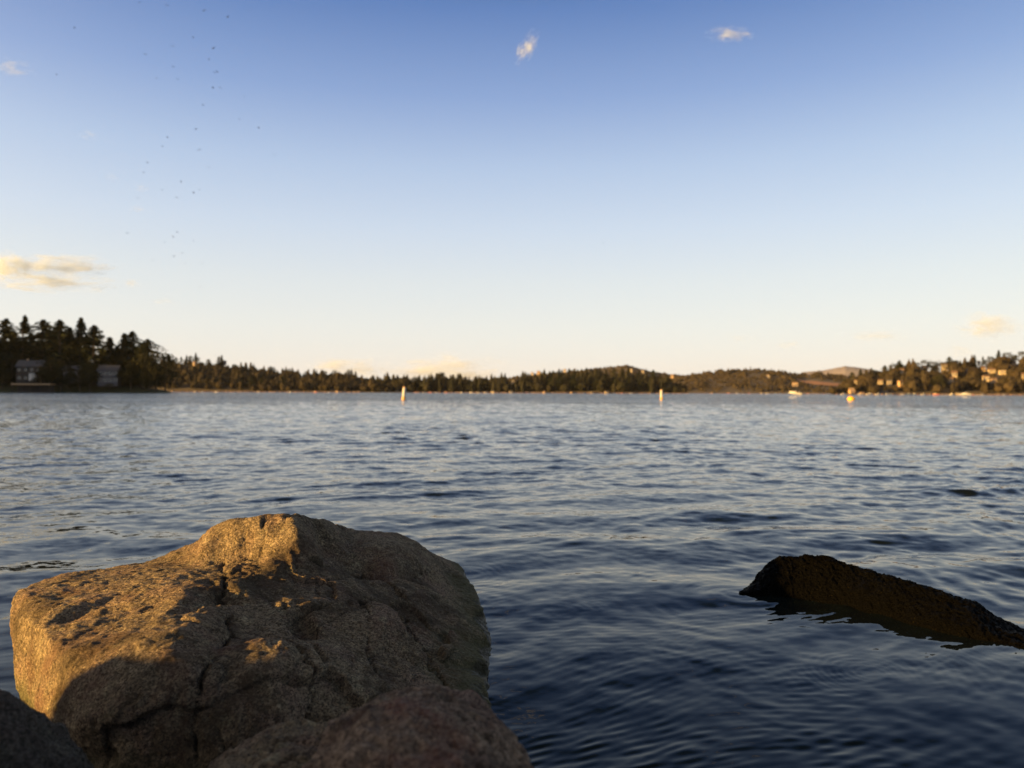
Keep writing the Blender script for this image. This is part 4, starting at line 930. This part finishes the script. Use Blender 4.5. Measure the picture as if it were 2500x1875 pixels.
# ------------------------------------------------------------------ birds
def bird_mesh(flap):
    m = MB(); prof = [(-.11,.004,.0),(-.06,.016,.0),(0,.026,.0),(.05,.024,.004),(.08,.017,.008),(.105,.004,.006)]
    m.loft([[(x, r*math.cos(a), z+r*math.sin(a)) for a in np.linspace(0, 2*math.pi, 9)[:-1]] for x, r, z in prof])
    m.add([(-.1,-.008,.0),(-.1,.008,.0),(-.17,.03,.0),(-.14,0,.0),(-.17,-.03,.0),(-.1,0,.006)], [(0,4,3,5),(1,5,3,2),(0,1,2,3,4)])
    for s in (-1, 1):
        pts = [(.045,.02,.008),(.05,.11,.03*flap),(.0,.24,.09*flap),(-.045,.10,.028*flap),(-.03,.02,.006)]
        top = [(x, y*s, z+.004) for x, y, z in pts]; bot = [(x, y*s, z-.002) for x, y, z in pts]
        m.add(top+bot, [(0,1,2,3,4),(9,8,7,6,5),(0,5,6,1),(1,6,7,2),(2,7,8,3),(3,8,9,4),(4,9,5,0)])
    return m
bp_ = [bird_mesh(f).build('bird', M['bird'], None, True) for f in (1.0, -.7, .2)]
birds = [(408,13),(499,25),(556,41),(182,68),(471,90),(421,112),(521,118),(355,132),(510,145),(422,163),(523,176),(530,175),(139,182),(382,190),(434,193),(520,215),(538,214),(596,235),(495,256),(584,290),(341,6),(477,315),(631,311),(409,335),(396,357),(486,365),(670,378),(360,397),(351,421),(510,408),
 (442,444),(396,463),(487,463),(473,471),(432,482),(337,483),(310,569),(432,566),(423,578),(402,591),(473,588),(445,618),(424,626),(372,636),(453,642),(494,644),(490,700),(1473,593),(525,868)]
for q, (px, py) in enumerate(birds):
    D = np.interp(py, [0, 250, 450, 700, 900], [48, 62, 74, 95, 110])*random.uniform(.9, 1.12)
    o = bp_[q] if q < 3 else bp_[q % 3].copy()
    if q >= 3: COL.objects.link(o)
    o.location = at(px, py, D); o.rotation_euler = (random.uniform(-.4, .4), random.uniform(-.2, .2), random.uniform(0, 6.28)); o.scale = (.66 if py < 300 else .85,)*3
    if px == 1473: tag(o, 'lone tiny dark bird in the middle of the sky', 'bird')
    elif px == 182: tag(o, 'dark bird high in the sky at upper left, apart from the flock', 'bird', 'small dark birds over the lake')
    elif px == 139: tag(o, 'dark bird furthest left in the sky', 'bird', 'small dark birds over the lake')
    elif px == 525: tag(o, 'tiny bird low over the ridge of the left far hill', 'bird')
    else: tag(o, 'tiny dark bird among the loose flock at upper left', 'bird', 'small dark birds over the lake')

# ------------------------------------------------------------------ clouds (real volumes, kilometres away)
def cloud_mat(dens, thr, nscale, seed):
    m = bpy.data.materials.new('cloud vapour'); m.use_nodes = True; nt = m.node_tree; nt.nodes.remove(nt.nodes['Principled BSDF']); out = nt.nodes['Material Output']
    pv = N(nt, 'ShaderNodeVolumePrincipled'); pv.inputs['Color'].default_value = (.86, .94, 1, 1); pv.inputs['Anisotropy'].default_value = .0
    tc = N(nt, 'ShaderNodeTexCoord'); mp = N(nt, 'ShaderNodeMapping'); mp.inputs['Location'].default_value = (seed*3.7, seed*1.3, seed); nt.links.new(tc.outputs['Object'], mp.inputs[0])
    n = noise(nt, mp.outputs[0], nscale*1.5, 7, .68, .5)
    ln = N(nt, 'ShaderNodeVectorMath', operation='LENGTH'); nt.links.new(tc.outputs['Object'], ln.inputs[0])
    e = mth(nt, 'SUBTRACT', 1, mth(nt, 'POWER', ln.outputs['Value'], 1.6), True)
    d = mth(nt, 'SUBTRACT', mth(nt, 'ADD', mth(nt, 'MULTIPLY', mth(nt, 'SUBTRACT', n, .5), 5.2), mth(nt, 'MULTIPLY', e, 1.15)), thr+.32)
    d = mth(nt, 'MULTIPLY', mth(nt, 'POWER', mth(nt, 'MULTIPLY', d, 1.1, True), 1.4), dens*.3)
    nt.links.new(d, pv.inputs['Density']); nt.links.new(pv.outputs[0], out.inputs['Volume']); return m
ico = bmesh.new(); bmesh.ops.create_icosphere(ico, subdivisions=3, radius=1); ime = bpy.data.meshes.new('cloud'); ico.to_mesh(ime); ico.free()
def cloud(px, py, w_, h_, D, dens, thr, lab, rot=0, ns=1.7, grp='small evening clouds'):
    me = ime.copy(); me.materials.append(cloud_mat(dens, thr, ns, len(lab)+px*.01))
    o = bpy.data.objects.new('cloud', me); COL.objects.link(o); o.location = at(px, py, D); sx = w_*.62/F*D; sz = h_*.68/F*D
    o.scale = (sx, min(sx, sz*1.6), sz); o.rotation_euler = (0, R(rot), 0); return tag(o, lab, 'cloud', grp)
for a_ in [(25,166,120,40,5000,0.0300,.5,'faint wisp of cloud at the upper left edge'),(217,330,60,22,5000,0.0240,.48,'tiny pale cloud puff left of the flock'),(345,460,44,20,5000,0.0240,.48,'tiny puff below the flock, upper one of two'),
    (275,433,36,22,5000,0.0180,.48,'faintest small puff left of the flock'),(337,510,62,16,5000,0.0270,.46,'short flat streak of cloud under the flock'),
    (150,649,250,48,5200,0.0600,.22,'upper long cream cloud band at the left edge'),(20,650,110,60,5200,0.0600,.2,'cream cloud cut by the left edge'),(120,690,300,42,5200,0.0600,.24,'lower long cream cloud band at the left'),(236,708,44,20,5200,0.0420,.42,'small puff hanging under the right end of the lower band'),
    (322,692,46,24,5200,0.0420,.42,'small cream puff right of the two cloud bands'),(398,735,70,18,5200,0.0240,.46,'faint flat puff low above the left ridge'),
    (1287,115,92,40,4500,0.0660,.4,'curled white wisp high in the centre of the sky',-55,2.0),(1785,83,125,32,4500,0.0660,.42,'flat white wisp high in the sky right of centre',3,2.0),
    (860,900,230,60,12000,0.0135,.34,'white cloud bank rising behind the left far ridge'),(1095,912,320,90,12000,0.0135,.34,'larger white cloud bank behind the middle tree line'),
    (2410,797,150,62,11000,0.0120,.22,'cream puff above the right hill'),(2140,820,200,34,11000,0.0090,.42,'faint broken cloud streak above the brown hill'),(1925,842,90,24,11000,0.0090,.42,'small faint streak low over the brown hill'),(2345,857,80,30,11000,0.0090,.42,'faint puff just over the right ridge'),(1810,826,80,22,11000,0.0090,.45,'faint small puff above the brown hill, left of the streaks')]:
    cloud(*a_[:8], *(a_[8:]))

# ------------------------------------------------------------------ haze
hz = MB().box(-9500, 9500, -600, 10500, -60, 360).build('haze', None); m = bpy.data.materials.new('evening haze'); m.use_nodes = True; nt = m.node_tree; nt.nodes.remove(nt.nodes['Principled BSDF'])
pv = N(nt, 'ShaderNodeVolumePrincipled'); pv.inputs['Color'].default_value = (.95, .93, .92, 1); pv.inputs['Density'].default_value = 1.6e-5; nt.links.new(pv.outputs[0], nt.nodes['Material Output'].inputs['Volume'])
hz.data.materials.append(m); tag(hz, 'thin evening haze over the lake', kind='stuff')

cy = SC.cycles; cy.max_bounces = 12; cy.diffuse_bounces = 2; cy.glossy_bounces = 3; cy.volume_bounces = 10; cy.transparent_max_bounces = 8; cy.sample_clamp_indirect = 4; cy.use_denoising = True
